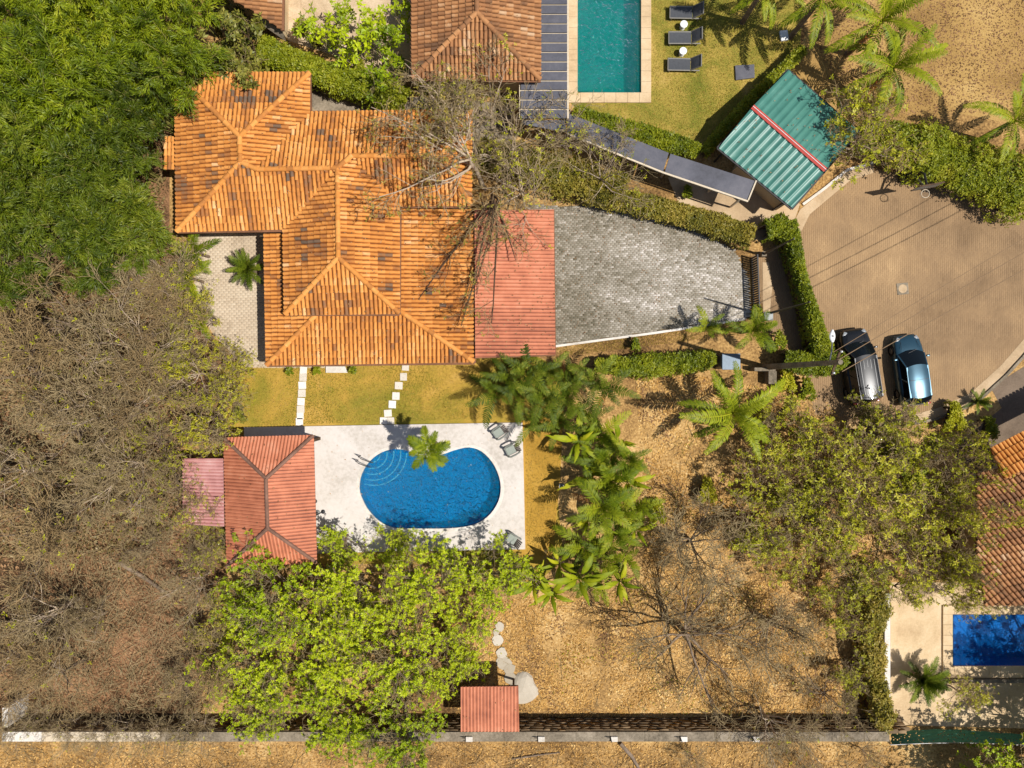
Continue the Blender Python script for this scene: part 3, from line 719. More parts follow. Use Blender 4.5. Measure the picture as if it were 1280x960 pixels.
# neighbour on the pool side -----------------------------------------------------
rh = thing('aslant_tiled_house', W(1260, 650), 'orange brown tiled house set aslant under olive trees above the deep blue pool', 'house')
e, r = 3.2, 4.6
q1 = tile_roof(rh, [(1222,592,3.2),(1250,585,3.3),(1330,550,4.0),(1400,740,4.5),(1300,756,3.8),(1231,756,3.25),(1221,690,3.2)], (-0.62, 0.78), 'oldtile', 'oldpan', seed=31)
panel_r = tile_roof(rh, [(1238,561,3.2),(1400,478,3.2),(1420,515,4.0),(1256,598,4.0)], (-0.45, 0.89), 'tile', 'pan', seed=32)
walls(rh, [(1236,610),(1330,570),(1330,740),(1240,745)], 3.0)
# ------------------------------------------------------------------ pools
def basin(parent, loop, depth, mat, z=0.1, name='basin'):
    P = [(p[0], p[1]) for p in loop]; n = len(P); m = MB()
    vs = [(x, y, z) for x, y in P] + [(x, y, -depth) for x, y in P]
    m.add(vs, [(i, (i+1) % n, n + (i+1) % n, n + i) for i in range(n)] + [tuple(range(n, 2*n))])
    return m.build(name, mat, parent)
def surface(parent, loop, z, mat):
    m = MB(); m.add([(p[0], p[1], z) for p in loop], [tuple(range(len(loop)))]); return m.build('water', mat, parent)

# white deck round the main pool, with thickness
sheet('pool_deck', [(p.x, p.y) for p in deck_poly], 0.14, M['deck'], [[(p[0], p[1]) for p in main_pool]], thick=0.3)
pool = thing('swimming_pool', (0, 0, 0), 'blue kidney shaped swimming pool set in the white deck with a palm leaning over it', 'pool')
basin(pool, main_pool, 1.15, M['bluemosaic'], 0.135)
surface(pool, main_pool, -0.03, M['bluewater'])
cc = W(464, 568); inner = offset(main_pool, -.02)
for k, rad in enumerate((0.55, 0.95, 1.35, 1.75, 2.1)):
    ztop = -0.22 - 0.19*k
    ring = [(cc.x + rad*math.cos(a), cc.y + rad*math.sin(a)) for a in np.linspace(-2.3, 1.0, 24)]
    X = np.array([p[0] for p in ring]); Y = np.array([p[1] for p in ring]); ok = inside(inner, X, Y)
    arc = [ring[i] for i in range(24) if ok[i]]
    if len(arc) < 3: continue
    # the step fills the corner of the pool behind its curved edge
    lp = np.array(inner); inn = [(float(p[0]), float(p[1])) for p in lp if (p[0]-cc.x)**2 + (p[1]-cc.y)**2 < rad*rad*1.0]
    inn.sort(key=lambda p: math.atan2(p[1]-arc[0][1], p[0]-arc[0][0]))
    cx = sum(p[0] for p in arc + inn)/len(arc + inn); cy = sum(p[1] for p in arc + inn)/len(arc + inn)
    poly = sorted(arc + inn, key=lambda p: math.atan2(p[1]-cy, p[0]-cx))
    m = MB(); m.prism(poly, -1.16 + .002*k, ztop); st = m.build('step', M['bluemosaic'], pool)
    m = MB(); m.grid([[(x + (cc.x-x)/rad*.06, y + (cc.y-y)/rad*.06, ztop + .012), (x, y, ztop + .012), (x + (x-cc.x)*.004, y + (y-cc.y)*.004, ztop - .06)] for x, y in arc]); m.build('nosing', M['white'], st)
m = MB()
lp = [Vector((p[0], p[1], 0)) for p in main_pool]; lo = [Vector((p[0], p[1], 0)) for p in offset(main_pool, .22)]
m.grid([[(a.x, a.y, .149), (b.x, b.y, .149)] for a, b in zip(lp + lp[:1], lo + lo[:1])]); m.build('coping', M['whiteconc'], pool)

def handrail(px, py, px2, py2, label):
    a = W(px, py); b = W(px2, py2); t = thing('handrail', (a.x, a.y, .14), label, 'handrail'); d = Vector((b.x - a.x, b.y - a.y, 0)); n = Vector((-d.y, d.x, 0)).normalized()*.16
    for s in (-1, 1):
        m = MB(); m.tube([n*s, n*s + Vector((0,0,.75)), n*s + d*.25 + Vector((0,0,.86)), n*s + d*.75 + Vector((0,0,.5)), n*s + d + Vector((0,0,.05))], .026, 8); m.build('rail', M['darkmetal'], t, smooth=True)
handrail(450, 572, 466, 581, 'bent metal handrail at the curved steps of the kidney shaped pool')
sh = W(398, 640); t = thing('outdoor_shower', (sh.x, sh.y, .14), 'thin metal poolside shower with a bent arm near the pool house', 'shower')
m = MB(); m.tube([(0,0,0), (0,0,2.0), (.12,.06,2.15), (.75,.36,2.15), (.85,.4,2.05)], .035, 8); m.build('pipe', M['darkmetal'], t, smooth=True)
m = MB(); m.lathe([(.04,.05),(.13,0),(.13,-.03)], 12, (.85,.4,2.02)); m.build('shower_head', M['darkmetal'], t)
m = MB(); m.lathe([(.16,.0),(.16,.05),(.05,.07)], 12); m.build('base', M['greymetal'], t)

gp = thing('swimming_pool', (0, 0, 0), 'long rectangular teal green pool with a cream stone rim beside the lawn', 'pool')
basin(gp, green_pool, 1.5, M['greenmosaic'], 0.06); surface(gp, green_pool, -0.05, M['greenwater'])
def coping(par, x0, y0, x1, y1, X0, Y0, X1, Y1, mat, z=.12, seg=14):
    """rim of separate stones round a rectangular pool; inner and outer rectangle in pixels"""
    def strip(a0, a1, b0, b1, horiz):
        L = abs(a1 - a0); n = max(1, round(L/seg))
        for i in range(n):
            s0 = a0 + (a1-a0)*i/n + .12; s1 = a0 + (a1-a0)*(i+1)/n - .12
            q = [(s0,b0),(s1,b0),(s1,b1),(s0,b1)] if horiz else [(b0,s0),(b1,s0),(b1,s1),(b0,s1)]
            P = PX(q, z); m = MB(); m.prism([(p.x, p.y) for p in P], 0.0, z + random.uniform(-.003, .003)); m.build('coping_stone', mat, par, .008)
    strip(X0, X1, y1, Y1, True); strip(X0, X1, Y0, y0, True); strip(y0, y1, X0, x0, False); strip(y0, y1, x1, X1, False)
coping(gp, 722, -60, 801.5, 115.5, 711, -72, 814, 128, M['beige'])
rp = thing('swimming_pool', (0, 0, 0), 'deep blue rectangular pool partly shaded by tree branches beside the aslant house', 'pool')
basin(rp, right_pool, 1.5, M['deepmosaic'], 0.06); surface(rp, right_pool, -0.05, M['deepwater'])
coping(rp, 1191, 768, 1325, 833, 1179, 757, 1337, 847, M['beige'])
ww = thing('pool_terrace_wall', W(1235, 852), 'low grey terrace wall along the lower edge of the deep blue pool', 'wall')
mm = MB(); a, b = W(1186, 850), W(1335, 850); mm.box(((a.x+b.x)/2 - ww.location.x, (a.y+b.y)/2 - ww.location.y, .09), (b.x - a.x, .22, .22)); mm.build('wall', M['greyconc'], ww)

# ------------------------------------------------------------------ stepping stones
def stones(par, lst, w, hgt, jit=.08):
    for (x, y) in lst:
        p = W(x, y); m = MB(); a = random.uniform(-jit, jit); m.box((p.x, p.y, hgt/2), (w*random.uniform(.92, 1.05), w*random.uniform(.92, 1.05), hgt), a)
        o = m.build('stepping_stone', M['step'], par, .015); at = o.data.attributes.new('tint', 'FLOAT', 'FACE'); t = random.random()
        at.data.foreach_set('value', [t]*len(o.data.polygons))
pa = thing('stepping_path', (0, 0, 0), 'stepping stone path of ten pale squares crossing the lawn near the woods', 'path', 'stepping stone paths'); pa['kind'] = 'structure'
stones(pa, [(379.5,463),(379,471.5),(378,481.5),(377.5,491.5),(376.5,502),(376,511.5),(375.5,520),(374.5,527)], .46, .06)
pb = thing('stepping_path', (0, 0, 0), 'stepping stone path of pale squares slanting across the lawn to the white deck', 'path', 'stepping stone paths'); pb['kind'] = 'structure'
stones(pb, [(507,459),(504.5,471),(498.5,482),(495,495),(490.5,505.5),(485,516.5),(479.5,526),(488.5,526)], .46, .06)
pc = thing('stone_path', (0, 0, 0), 'rough pale flagstones leading to the small red shed', 'path'); pc['kind'] = 'structure'
def flag(par, x, y, r, seed):
    g = np.random.default_rng(seed); n = 11; p = W(x, y)
    pts = [(p.x + r*(1 + g.normal(0, .13))*math.cos(2*math.pi*i/n), p.y + r*(1 + g.normal(0, .13))*math.sin(2*math.pi*i/n)) for i in range(n)]
    m = MB(); m.prism(pts, 0, .07 + g.random()*.03); o = m.build('flagstone', M['rock'], par, .02)
    at = o.data.attributes.new('tint', 'FLOAT', 'FACE'); at.data.foreach_set('value', [0.4 + .6*g.random()]*len(o.data.polygons))
for i, (x, y, r) in enumerate([(624,783,.3),(622,800,.36),(627,816,.34),(629,828,.46),(637,836,.36),(638,848,.4),(620,790,.2)]): flag(pc, x, y, r, i)
g = np.random.default_rng(99); bm = bmesh.new(); bmesh.ops.create_icosphere(bm, subdivisions=3, radius=1)
for v in bm.verts:
    v.co *= 1 + .16*math.sin(3.1*v.co.x + 1)*math.sin(2.7*v.co.y) + g.normal(0, .025); v.co = Vector((v.co.x*.95, v.co.y*1.0, max(v.co.z, -.1)*.32))
me = bpy.data.meshes.new('boulder'); bm.to_mesh(me); bm.free(); me.materials.append(M['rock']); at = me.attributes.new('tint', 'FLOAT', 'FACE'); at.data.foreach_set('value', [.72]*len(me.polygons))
o = link('boulder', me); o.location = W(653, 861); tag(o, 'large whitish boulder lying beside the small red shed roof', 'boulder')

# ------------------------------------------------------------------ furniture
def lounger(px, py, rz, label):
    p = W(px, py, .35); t = thing('sun_lounger', (p.x, p.y, 0), label, 'sun lounger', 'sun loungers on the patchy lawn', rz)
    for s in (-1, 1):
        MB().box((0, s*.36, .34), (1.98, .07, .07)).build('side_rail', M['loungerframe'], t, .012)
    MB().box((-.97, 0, .34), (.06, .7, .07)).build('end_rail', M['loungerframe'], t, .012)
    m = MB(); rows = []
    for x in np.linspace(-.93, .42, 9): rows.append([(x, y, .375 - .02*math.cos(y/.34*1.4)) for y in np.linspace(-.34, .34, 7)])
    m.grid(rows); m.build('seat_sling', M['sling'], t)
    b0, b1 = Vector((.44, 0, .38)), Vector((.94, 0, .98)); m = MB()
    m.grid([[(b0.lerp(b1, k) + Vector((-.03*math.cos(y/.34*1.4)*math.sin(3.1*k), y, 0))) for y in np.linspace(-.33, .33, 7)] for k in np.linspace(0, 1, 7)])
    bk = m.build('backrest', M['sling'], t)
    m = MB()
    for s in (-1, 1): m.bar(b0 + Vector((0, s*.36, 0)), b1 + Vector((0, s*.36, 0)), .06)
    m.bar(b1 + Vector((0, -.38, 0)), b1 + Vector((0, .38, 0)), .06); m.build('back_frame', M['loungerframe'], bk)
    m = MB()
    for s in (-1, 1): m.bar((.9, s*.33, .34), (.82, s*.33, .68), .03)
    m.build('prop', M['darkmetal'], bk)
    for x in (-.85, .8):
        for s in (-1, 1): MB().bar((x, s*.35, 0), (x, s*.36, .33), .06).build('leg', M['loungerframe'], t)
lounger(857, 15.5, math.radians(-1), 'charcoal sun lounger with raised back, nearest the photo edge above both white tables')
lounger(855.5, 47, math.radians(0), 'charcoal sun lounger standing between the two round white tables')
lounger(854.5, 80.5, math.radians(-1), 'charcoal sun lounger below both white tables, closest to the walkway roof')
def side_table(px, py, label):
    p = W(px, py, .5); t = thing('side_table', (p.x, p.y, 0), label, 'side table', 'white tables between the loungers')
    MB().lathe([(.22,.47),(.235,.48),(.235,.5),(.22,.515)], 24).build('table_top', M['white'], t, smooth=True)
    MB().lathe([(.17,0),(.12,.2),(.12,.3),(.17,.47)], 20).build('pedestal', M['white'], t, smooth=True)
side_table(855, 30, 'round white side table between the first and middle charcoal loungers')
side_table(854, 63.5, 'round white side table between the middle and last charcoal loungers')
p = W(930, 91); m = MB(); m.prism([(q.x, q.y) for q in PX([(918,83),(942,81.5),(942.5,98),(919,101)])], 0, .14)
tag(m.build('slab', M['slate'], None, .015), 'dark grey square slab lying on the lawn near the green garage', 'slab')
m = MB(); m.prism([(q.x, q.y) for q in PX([(973.5,40),(983,39),(985,51),(975.5,52.5)])], 0, .18)
tag(m.build('utility_cover', M['white'], None, .015), 'small white square cover on the lawn under the coconut fronds', 'cover')

def chair(px, py, rz, label):
    p = W(px, py, .4); t = thing('deck_chair', (p.x, p.y, .14), label, 'chair', 'low grey chairs on the pool deck', rz)
    # the sitter looks along +x
    m = MB(); m.grid([[(x, y, .36 + .1*x) for y in np.linspace(-.25, .25, 4)] for x in np.linspace(-.2, .34, 4)]); m.build('seat', M['cushion'], t)
    m = MB(); m.grid([[(x, y, .345 + .1*x) for y in np.linspace(-.25, .25, 4)] for x in np.linspace(-.2, .34, 4)]); m.build('seat_pan', M['greyplastic'], t)
    for i in range(5):
        y = -.2 + .1*i; MB().bar((-.2, y*.9, .32), (-.52, y*1.15, .92 - abs(i-2)*.03), .085, .022).build('slat', M['taupe'], t)
    for s in (-1, 1):
        m = MB(); m.tube([(-.42, s*.33, .56), (-.1, s*.36, .58), (.25, s*.35, .57), (.4, s*.28, .52), (.42, s*.22, .4)], [.045,.055,.055,.045,.04], 8); m.build('armrest', M['greyplastic'], t, smooth=True)
        MB().bar((.36, s*.3, 0), (.36, s*.31, .54), .055).build('leg', M['greyplastic'], t)
        MB().bar((-.42, s*.3, 0), (-.3, s*.31, .55), .055).build('leg', M['greyplastic'], t)
    MB().bar((.38, -.3, .33), (.38, .3, .33), .06).build('front_rail', M['greyplastic'], t)
chair(624.5, 540, math.radians(215), 'grey slatted deck chair at the deck corner, half in palm shade')
chair(640, 562, math.radians(207), 'grey slatted deck chair in full sun just beside the palm shaded one at the corner')
chair(641, 674.5, math.radians(147), 'grey slatted deck chair alone at the deck corner nearest the bright green trees')
ro = W(641, 708); t = thing('garden_pot', ro, 'pale round planter half hidden under leaves below the deck corner', 'planter')
MB().lathe([(.24,0),(.36,.3),(.38,.42),(.33,.42),(.28,.3)], 18).build('pot', M['greyconc'], t, smooth=True)
la = W(701, 606); t = thing('garden_lamp', la, 'short square garden lamp on the golden lawn beside the palms', 'lamp')
MB().box((0,0,.25), (.1,.1,.5)).build('post', M['darkmetal'], t); MB().box((0,0,.56), (.3,.3,.12)).build('lamp_head', M['greymetal'], t, .02); MB().box((0,0,.623), (.18,.18,.012)).build('cap', M['carglass'], t)

# ------------------------------------------------------------------ cars
def car(loc, rz, label, paint, L, Wd, roofz, shape, group='cars parked on the cul-de-sac'):
    t = thing('parked_car', loc, label, 'car', group, rz)      # nose towards +x
    h = Wd/2; a, b = -L/2, L/2
    van = shape == 'van'
    zb = 1.02 if van else 0.94                                   # belt line
    st = [(a, .74, .42, .72), (a + .06, .86, .3, .86), (a + .3, .96, .22, zb), (a + 1.1, 1.0, .2, zb + .02), (0, 1.0, .2, zb), (b - 1.45, .99, .2, zb - .02), (b - .9, .97, .22, zb - .08), (b - .35, .90, .24, zb - .17), (b - .1, .80, .3, zb - .28), (b, .62, .42, .56)]
    rows = []
    for x, w, z0, z1 in st:
        w *= h; zc = (z0 + z1)/2
        rows.append([(x, -w*.8, z0), (x, -w*.97, z0 + .08), (x, -w, zc), (x, -w*.97, z1 - .1), (x, -w*.88, z1 - .015), (x, -w*.55, z1 + .03), (x, 0, z1 + .045), (x, w*.55, z1 + .03), (x, w*.88, z1 - .015), (x, w*.97, z1 - .1), (x, w, zc), (x, w*.97, z0 + .08), (x, w*.8, z0), (x, -w*.8, z0)])
    m = MB(); m.grid(rows); m.add(rows[0][:-1], [tuple(range(13))]); m.add(rows[-1][:-1], [tuple(range(13))])
    body = m.build('body', paint, t, smooth=True)
    if van: fb, rb, fr, rr = b - 1.0, a + .12, b - 1.75, a + .35
    else: fb, rb, fr, rr = b - 1.12, a + .2, b - 1.95, a + .55
    wb, wr = h*.9, h*.70
    def lerp(p, q, k): return tuple(p[i] + (q[i] - p[i])*k for i in range(3))
    def curve(x, w, z, bow, n=7): return [(x + bow*(1 - (2*i/(n-1) - 1)**2), w*(2*i/(n-1) - 1), z + .03*(1 - (2*i/(n-1) - 1)**2)) for i in range(n)]
    FB = curve(fb, wb*.93, zb - .03, .2); FR = curve(fr, wr, roofz - .06, .12); RR = curve(rr, wr*.96, roofz - .08, -.08); RB = curve(rb, wb*.9, zb, -.12)
    m = MB(); m.grid([FB, [lerp(p, q, .5) for p, q in zip(FB, FR)], FR]); m.build('windshield', M['carglass'], t, smooth=True)
    m = MB(); m.grid([RB, [lerp(p, q, .5) for p, q in zip(RB, RR)], RR]); m.build('rear_window', M['carglass'], t, smooth=True)
    rws = []
    for k in np.linspace(0, 1, 9):
        x = rr + (fr - rr)*k; bow = -.08 + .2*k; crown = .05*math.sin(math.pi*k)
        rws.append([(px, py, pz + crown + .035*(1 - (2*i/6 - 1)**4)) for i, (px, py, pz) in enumerate(curve(x, wr*(.96 + .04*k), roofz - .075 + .015*k, bow))])
    m = MB(); m.grid(rws); rf = m.build('roof', paint, t, smooth=True)
    if van:
        for y in (-.42, -.21, 0, .21, .42):
            m = MB(); m.bar((rr + .25, y, roofz + .012), (fr - .2, y, roofz + .03), .035, .025); m.build('roof_rib', paint, rf)
        for s in (-1, 1):
            m = MB(); m.tube([(rr + .2, s*wr*.92, roofz), (rr + .35, s*wr*.92, roofz + .05), (fr - .35, s*wr*.92, roofz + .06), (fr - .2, s*wr*.92, roofz)], .02, 6); m.build('roof_rail', M['darkmetal'], rf)
    else:
        m = MB(); m.bar((rr + (fr-rr)*.56, -wr*.9, roofz + .045), (rr + (fr-rr)*.56, wr*.9, roofz + .045), .02, .012); m.build('roof_seam', M['darkmetal'], rf)
    for s in (-1, 1):
        n = 5; bl = [(fb + (rb - fb)*k, s*wb*.985, zb - .03) for k in np.linspace(0.02, .98, n)]; tl = [(fr + (rr - fr)*k, s*wr*1.0, roofz - .08) for k in np.linspace(0, 1, n)]
        for i in range(n - 1):
            if i in (0, 2): 
                m = MB(); m.grid([bl[i:i+3], tl[i:i+3]]); m.build('side_window', M['carglass'], t)
        for i, w in ((0, .07), (2, .05), (4, .08)):
            m = MB(); m.bar(bl[i], tl[i], w, .06); m.build('pillar', paint, t)
        m = MB(); m.bar((fr, s*wr, roofz - .065), (rr, s*wr, roofz - .075), .07, .05); m.build('roof_side', paint, t)
        m = MB(); m.box((fb - .28, s*(h + .1), zb + .02), (.12, .2, .13)); m.build('mirror', paint, t, .03, True)
        m = MB(); m.box((b - .24, s*h*.64, zb - .245), (.3, .22, .1), s*-.5); m.build('headlight', M['headlight'], t, .04, True)
        m = MB(); m.box((a + .07, s*h*.72, zb - .1), (.1, .3, .2)); m.build('taillight', M['taillight'], t, .03, True)
    for x in (b - .85, a + .8):
        for s in (-1, 1):
            m = MB(); n = 20; rad, wid = .33, .22; ring = []
            for yy, rr_ in ((-wid/2, rad*.6), (-wid/2, rad*.94), (-wid/2 + .04, rad), (wid/2 - .04, rad), (wid/2, rad*.94), (wid/2, rad*.6)):
                ring.append([(x + rr_*math.cos(2*math.pi*i/n), s*(h - .1) + yy, rad + rr_*math.sin(2*math.pi*i/n)) for i in range(n+1)])
            m.grid(ring); w = m.build('wheel', M['rubber'], t, smooth=True)
            m = MB(); m.tube([(x, s*(h - .1) - .08, rad), (x, s*(h - .1) + .08, rad)], rad*.6, 14); m.build('rim', M['steel'], w)
    m = MB()
    for s in (-1, 1):
        for x in (fb + .05, (fb + rb)/2 - .05, rb + .55): m.bar((x, s*(h*.985), .34), (x, s*(h*.97), zb - .12), .012, .02)
        for x in ((fb + rb)/2 + .12, rb + .75): m.bar((x, s*(h*1.0), zb - .16), (x - .18, s*(h*1.0), zb - .16), .03, .03)
        m.bar((fb + .3, s*h*.62, zb + .035), (b - .25, s*h*.5, zb - .19), .012, .012)
    m.build('door_seam', M['darkmetal'], t)
    m = MB(); m.bar((fb + .19, -.35, zb + .03), (fb + .02, .2, zb + .1), .025, .015); m.build('wiper', M['darkmetal'], t)
    m = MB(); m.box((b - .03, 0, .38), (.1, Wd*.7, .14)); m.build('bumper', paint, t, .04, True)
    m = MB(); m.box((a + .02, 0, .5), (.1, Wd*.8, .2)); m.build('bumper', paint, t, .04, True)
    return t
c1 = W(1131, 463); c2 = W(1067, 458)
car((c1.x, c1.y, .027), math.radians(90 + 8), 'steel blue saloon car parked in full sun on the tan paved cul-de-sac', M['bluepaint'], 4.35, 1.80, 1.46, 'saloon')
car((c2.x, c2.y, .027), math.radians(90 + 9.5), 'black people carrier with ribbed roof, its rear hidden under tree branches', M['blackpaint'], 4.6, 1.86, 1.74, 'van')

# ------------------------------------------------------------------ street things
hp = W(1130, 221); t = thing('basketball_hoop', hp, 'portable basketball hoop with pale backboard at the hedge edge of the cul-de-sac', 'basketball hoop')
MB().box((0, .1, .16), (.8, 1.0, .28), taper=.8).build('base', M['darkmetal'], t, .04)
m = MB(); m.tube([(0, .1, .2), (0, .05, 1.3), (-.04, -.5, 2.3), (-.1, -1.25, 2.65)], .07, 10); m.build('pole', M['darkmetal'], t, smooth=True)
m = MB(); m.tube([(0, .3, .25), (0, -.1, 1.0), (-.1, -1.2, 2.35)], .04, 8); m.build('strut', M['greymetal'], t, smooth=True)
bd = Matrix.Rotation(math.radians(10), 3, 'Z')
m = MB(); m.box((-.1, -1.35, 2.72), (1.45, .05, .9), M=bd); m.build('backboard', M['greymetal'], t, .01)
m = MB(); m.box((-.1, -1.35, 3.17), (1.5, .08, .06), M=bd); m.box((-.1, -1.35, 2.27), (1.5, .08, .06), M=bd); m.build('board_frame', M['darkbark'], t)
m = MB(); ctr = Vector((-.1, -1.35, 2.4)) + bd @ Vector((.0, -.34, 0)); m.tube([ctr + Vector((.24*math.cos(a), .24*math.sin(a), 0)) for a in np.linspace(0, 2*math.pi, 21)], .02, 6); rim_ = m.build('rim', M['rim'], t)
m = MB()
for i in range(12):
    a = 2*math.pi*i/12; b2 = a + .3
    m.tube([ctr + Vector((.23*math.cos(a), .23*math.sin(a), 0)), ctr + Vector((.14*math.cos(b2), .14*math.sin(b2), -.4))], .008, 4)
m.build('net', M['white'], rim_)
mh = W(1128, 361); t = thing('manhole_cover', (mh.x, mh.y, .026), 'round metal manhole cover in a square frame in the cul-de-sac paving', 'manhole cover')
MB().box((0,0,.004), (.72, .72, .02), .1).build('frame', M['greyconc'], t, .005); MB().lathe([(.27,.012),(.27,.022),(.25,.026)], 24).build('lid', M['concrete'], t)

# utility pole, lamp and cables
PB = W(955, 459); PH = 10.5
t = thing('utility_pole', PB, 'tall grey concrete utility pole by the gate, leaning out of view over the cars', 'utility pole')
m = MB(); m.tube([(0,0,0), (0,0,PH)], [.19, .12], 12); m.build('pole', M['greyconc'], t, smooth=True)
MB().box((0, 0, PH - .5), (1.3, .1, .1), math.radians(70)).build('cross_arm', M['darkbark'], t)
for s in (-.55, 0, .55):
    m = MB(); c = Vector((s*math.cos(math.radians(70)), s*math.sin(math.radians(70)), PH - .42)); m.lathe([(.03,0),(.05,.05),(.03,.1),(.05,.14),(.02,.18)], 10, c); m.build('insulator', M['white'], t)
t = thing('street_lamp', PB + Vector((0, 0, 9.3)), 'white street lamp head on a short arm beside the parked black car', 'street lamp')
m = MB(); m.tube([(0, .1, 0), (0, .6, .22), (0, 1.15, .3)], .035, 8); m.build('arm', M['steel'], t, smooth=True)
m = MB(); n = 9; rows = []
for k in range(n):
    s = k/(n-1); w = .15*math.sin(math.pi*(.12 + .8*s)); rows.append([(w*math.cos(a), 1.0 + .62*s, .3 + .07*math.sin(a)) for a in np.linspace(0, 2*math.pi, 13)])
m.grid(rows); m.build('lamp_head', M['white'], t, smooth=True)
MB().lathe([(.03,0),(.035,.06),(.02,.09)], 10, (0, 1.3, .36)).build('sensor', M['darkmetal'], t)
def cable(a, b, sag, r, label, group='cables strung from the utility pole'):
    pts = [Vector(a).lerp(Vector(b), k) - Vector((0, 0, sag*4*k*(1-k))) for k in np.linspace(0, 1, 25)]
    m = MB(); m.tube(pts, r, 5); o = m.build('power_cable', M['wire'], None); tag(o, label, 'cable', group)
far = Vector((PB.x + 30, PB.y + 15.5, 0))
cable(PB + Vector((.2, -.45, PH - .3)), far + Vector((0, 0, 9.5)), .9, .02, 'pale overhead cable crossing the bonnet of the black car')
cable(PB + Vector((0, .1, PH - .3)), far + Vector((-.3, .9, 9.4)), 1.1, .02, 'overhead cable passing just beyond the blue car towards the road')
cable(PB + Vector((-.2, .5, PH - .3)), far + Vector((-.6, 2.0, 9.6)), .9, .015, 'thin overhead cable highest across the paved cul-de-sac')
for (x, y, hh, lb) in ((952, 319, 5.2, 'dark slender gate post beside the leafy end of the cul-de-sac hedge'), (953, 394, 7.2, 'dark slender gate post beside the pale kerb at the driveway mouth')):
    t = thing('gate_post', W(x, y), lb, 'post', 'tall posts at the driveway gate'); m = MB(); m.tube([(0,0,0), (0,0,hh)], [.09, .04], 8); m.build('post', M['darkmetal'], t)
    MB().box((0,0,.25), (.3,.3,.5)).build('base', M['greyconc'], t, .02)
# sliding gate at the driveway mouth
ga, gb = W(939, 322), W(942, 396); t = thing('driveway_gate', ga, 'dark sliding gate closing the paved driveway towards the cul-de-sac', 'gate'); d = gb - ga
n = 26
for i in range(n):
    p = d*((i + .5)/n); MB().box((p.x, p.y, .62), (.04, d.length/n*.72, 1.1)).build('slat', M['darkmetal'], t)
for z in (.12, 1.16): MB().bar(Vector((0,0,z)), d + Vector((0,0,z)), .07).build('rail', M['darkmetal'], t)

# meter cabinet and small things at the gate
ub = W(913, 452, 1.5); t = thing('meter_cabinet', (ub.x, ub.y, 0), 'grey blue metal meter cabinet at the grass edge below the driveway', 'cabinet')
MB().box((0,0,.75), (1.0,.85,1.5)).build('body', M['greymetal'], t, .02); MB().box((.04,0,1.53), (1.1,.98,.06)).build('lid', plain('bluegrey_lid', S(82,96,108), .4, .5, .3), t, .015); MB().box((-.52,0,.8), (.03,.7,1.2)).build('door', M['steel'], t, .01)
gp_ = W(953, 397, 1.2); t = thing('gate_pillar', W(950, 398), 'square grey concrete gate pillar beside the small driveway palm', 'pillar')
MB().box((0,0,.75), (.42,.42,1.5)).build('pillar', M['greyconc'], t, .02); MB().box((0,0,1.53), (.52,.52,.07)).build('cap', M['greymetal'], t, .015)
lw = W(950, 462); t = thing('low_wall', lw, 'low grey concrete wall piece among plants below the gate pillar', 'wall')
MB().box((0,0,.45), (1.3,.22,.9)).build('wall', M['greyconc'], t, .02); MB().box((.5,-.5,.4), (.5,.8,.8)).build('block', M['greyconc'], t, .02)

# ------------------------------------------------------------------ retaining wall and fences
WH = 1.86
rw = thing('retaining_wall', (0, 0, 0), 'long stone retaining wall with pale cap running below the dry yard', 'wall')
y_in, y_out = W(0, 915, WH).y, W(0, 927, WH).y
segs = [2, 52, 100, 150, 200, 260, 320, 380, 440, 500, 545, 580, 630, 672, 720, 762, 806, 850, 896, 942, 990, 1040, 1080, 1112]
for i in range(len(segs) - 1):
    x0, x1 = W(segs[i], 920, WH).x + .006, W(segs[i+1], 920, WH).x - .006; off = .004*math.sin(i*2.3)
    m = MB(); m.box(((x0+x1)/2, (y_in+y_out)/2 + off, WH - .06 + .004*(i % 2)), (x1 - x0, y_in - y_out, .12)); m.build('cap_slab', M['whiteconc'] if segs[i] < 50 else M['rim'] if segs[i] < 200 else M['greyconc'], rw, .012)
x0, x1 = W(2, 920, WH).x, W(1112, 920, WH).x
m = MB(); m.box(((x0+x1)/2, (y_in+y_out)/2 - .03, (WH-.125)/2), (x1 - x0 - .05, y_in - y_out - .14, WH - .125)); m.build('core', M['darkbark'], rw)
sm = []
for k in range(8):
    g = np.random.default_rng(500 + k); b = MB(); b.box((0,0,0), (1,.16,1)); o_ = b.v; vs = [(x + g.normal(0,.06), y + (0 if y < 0 else g.uniform(-.03,.07)), z + g.normal(0,.07)) for x, y, z in o_]
    sm.append(np_mesh('stone', vs, np.array(b.f), M['wallstone'], [g.uniform(.1,.95)]*6))
xa, xb = W(560, 0).x, W(1112, 0).x; rows = 6; rh_ = (WH - .14)/rows; cnt = 0
for r_ in range(rows):
    x = xa - random.uniform(0, .5)
    while x < xb and cnt < 298:
        w = random.uniform(.45, .8); o = link('stone', random.choice(sm), rw); o.location = (x + w/2, y_in - .09, rh_*(r_ + .5)); o.scale = (w*.94, 1, rh_*.93); x += w; cnt += 1
V = []; F = []; T = []; x_ = W(4, 0).x; g = np.random.default_rng(77)
for r_ in range(rows):
    x = x_ - random.uniform(0, .5)
    while x < xa - .2:
        w = random.uniform(.45, .85); me = random.choice(sm); q = np.empty(len(me.vertices)*3); me.vertices.foreach_get('co', q); q = q.reshape(-1, 3)*np.array([w*.94, 1, rh_*.93]) + np.array([x + w/2, y_in - .09, rh_*(r_ + .5)])
        F.append(np.array([list(p.vertices) for p in me.polygons]) + sum(len(v) for v in V)); V.append(q); T += [g.uniform(.1, .95)]*len(me.polygons); x += w
link('stonework', np_mesh('stonework', np.concatenate(V), np.concatenate(F), M['wallstone'], T), rw, 'stuff')
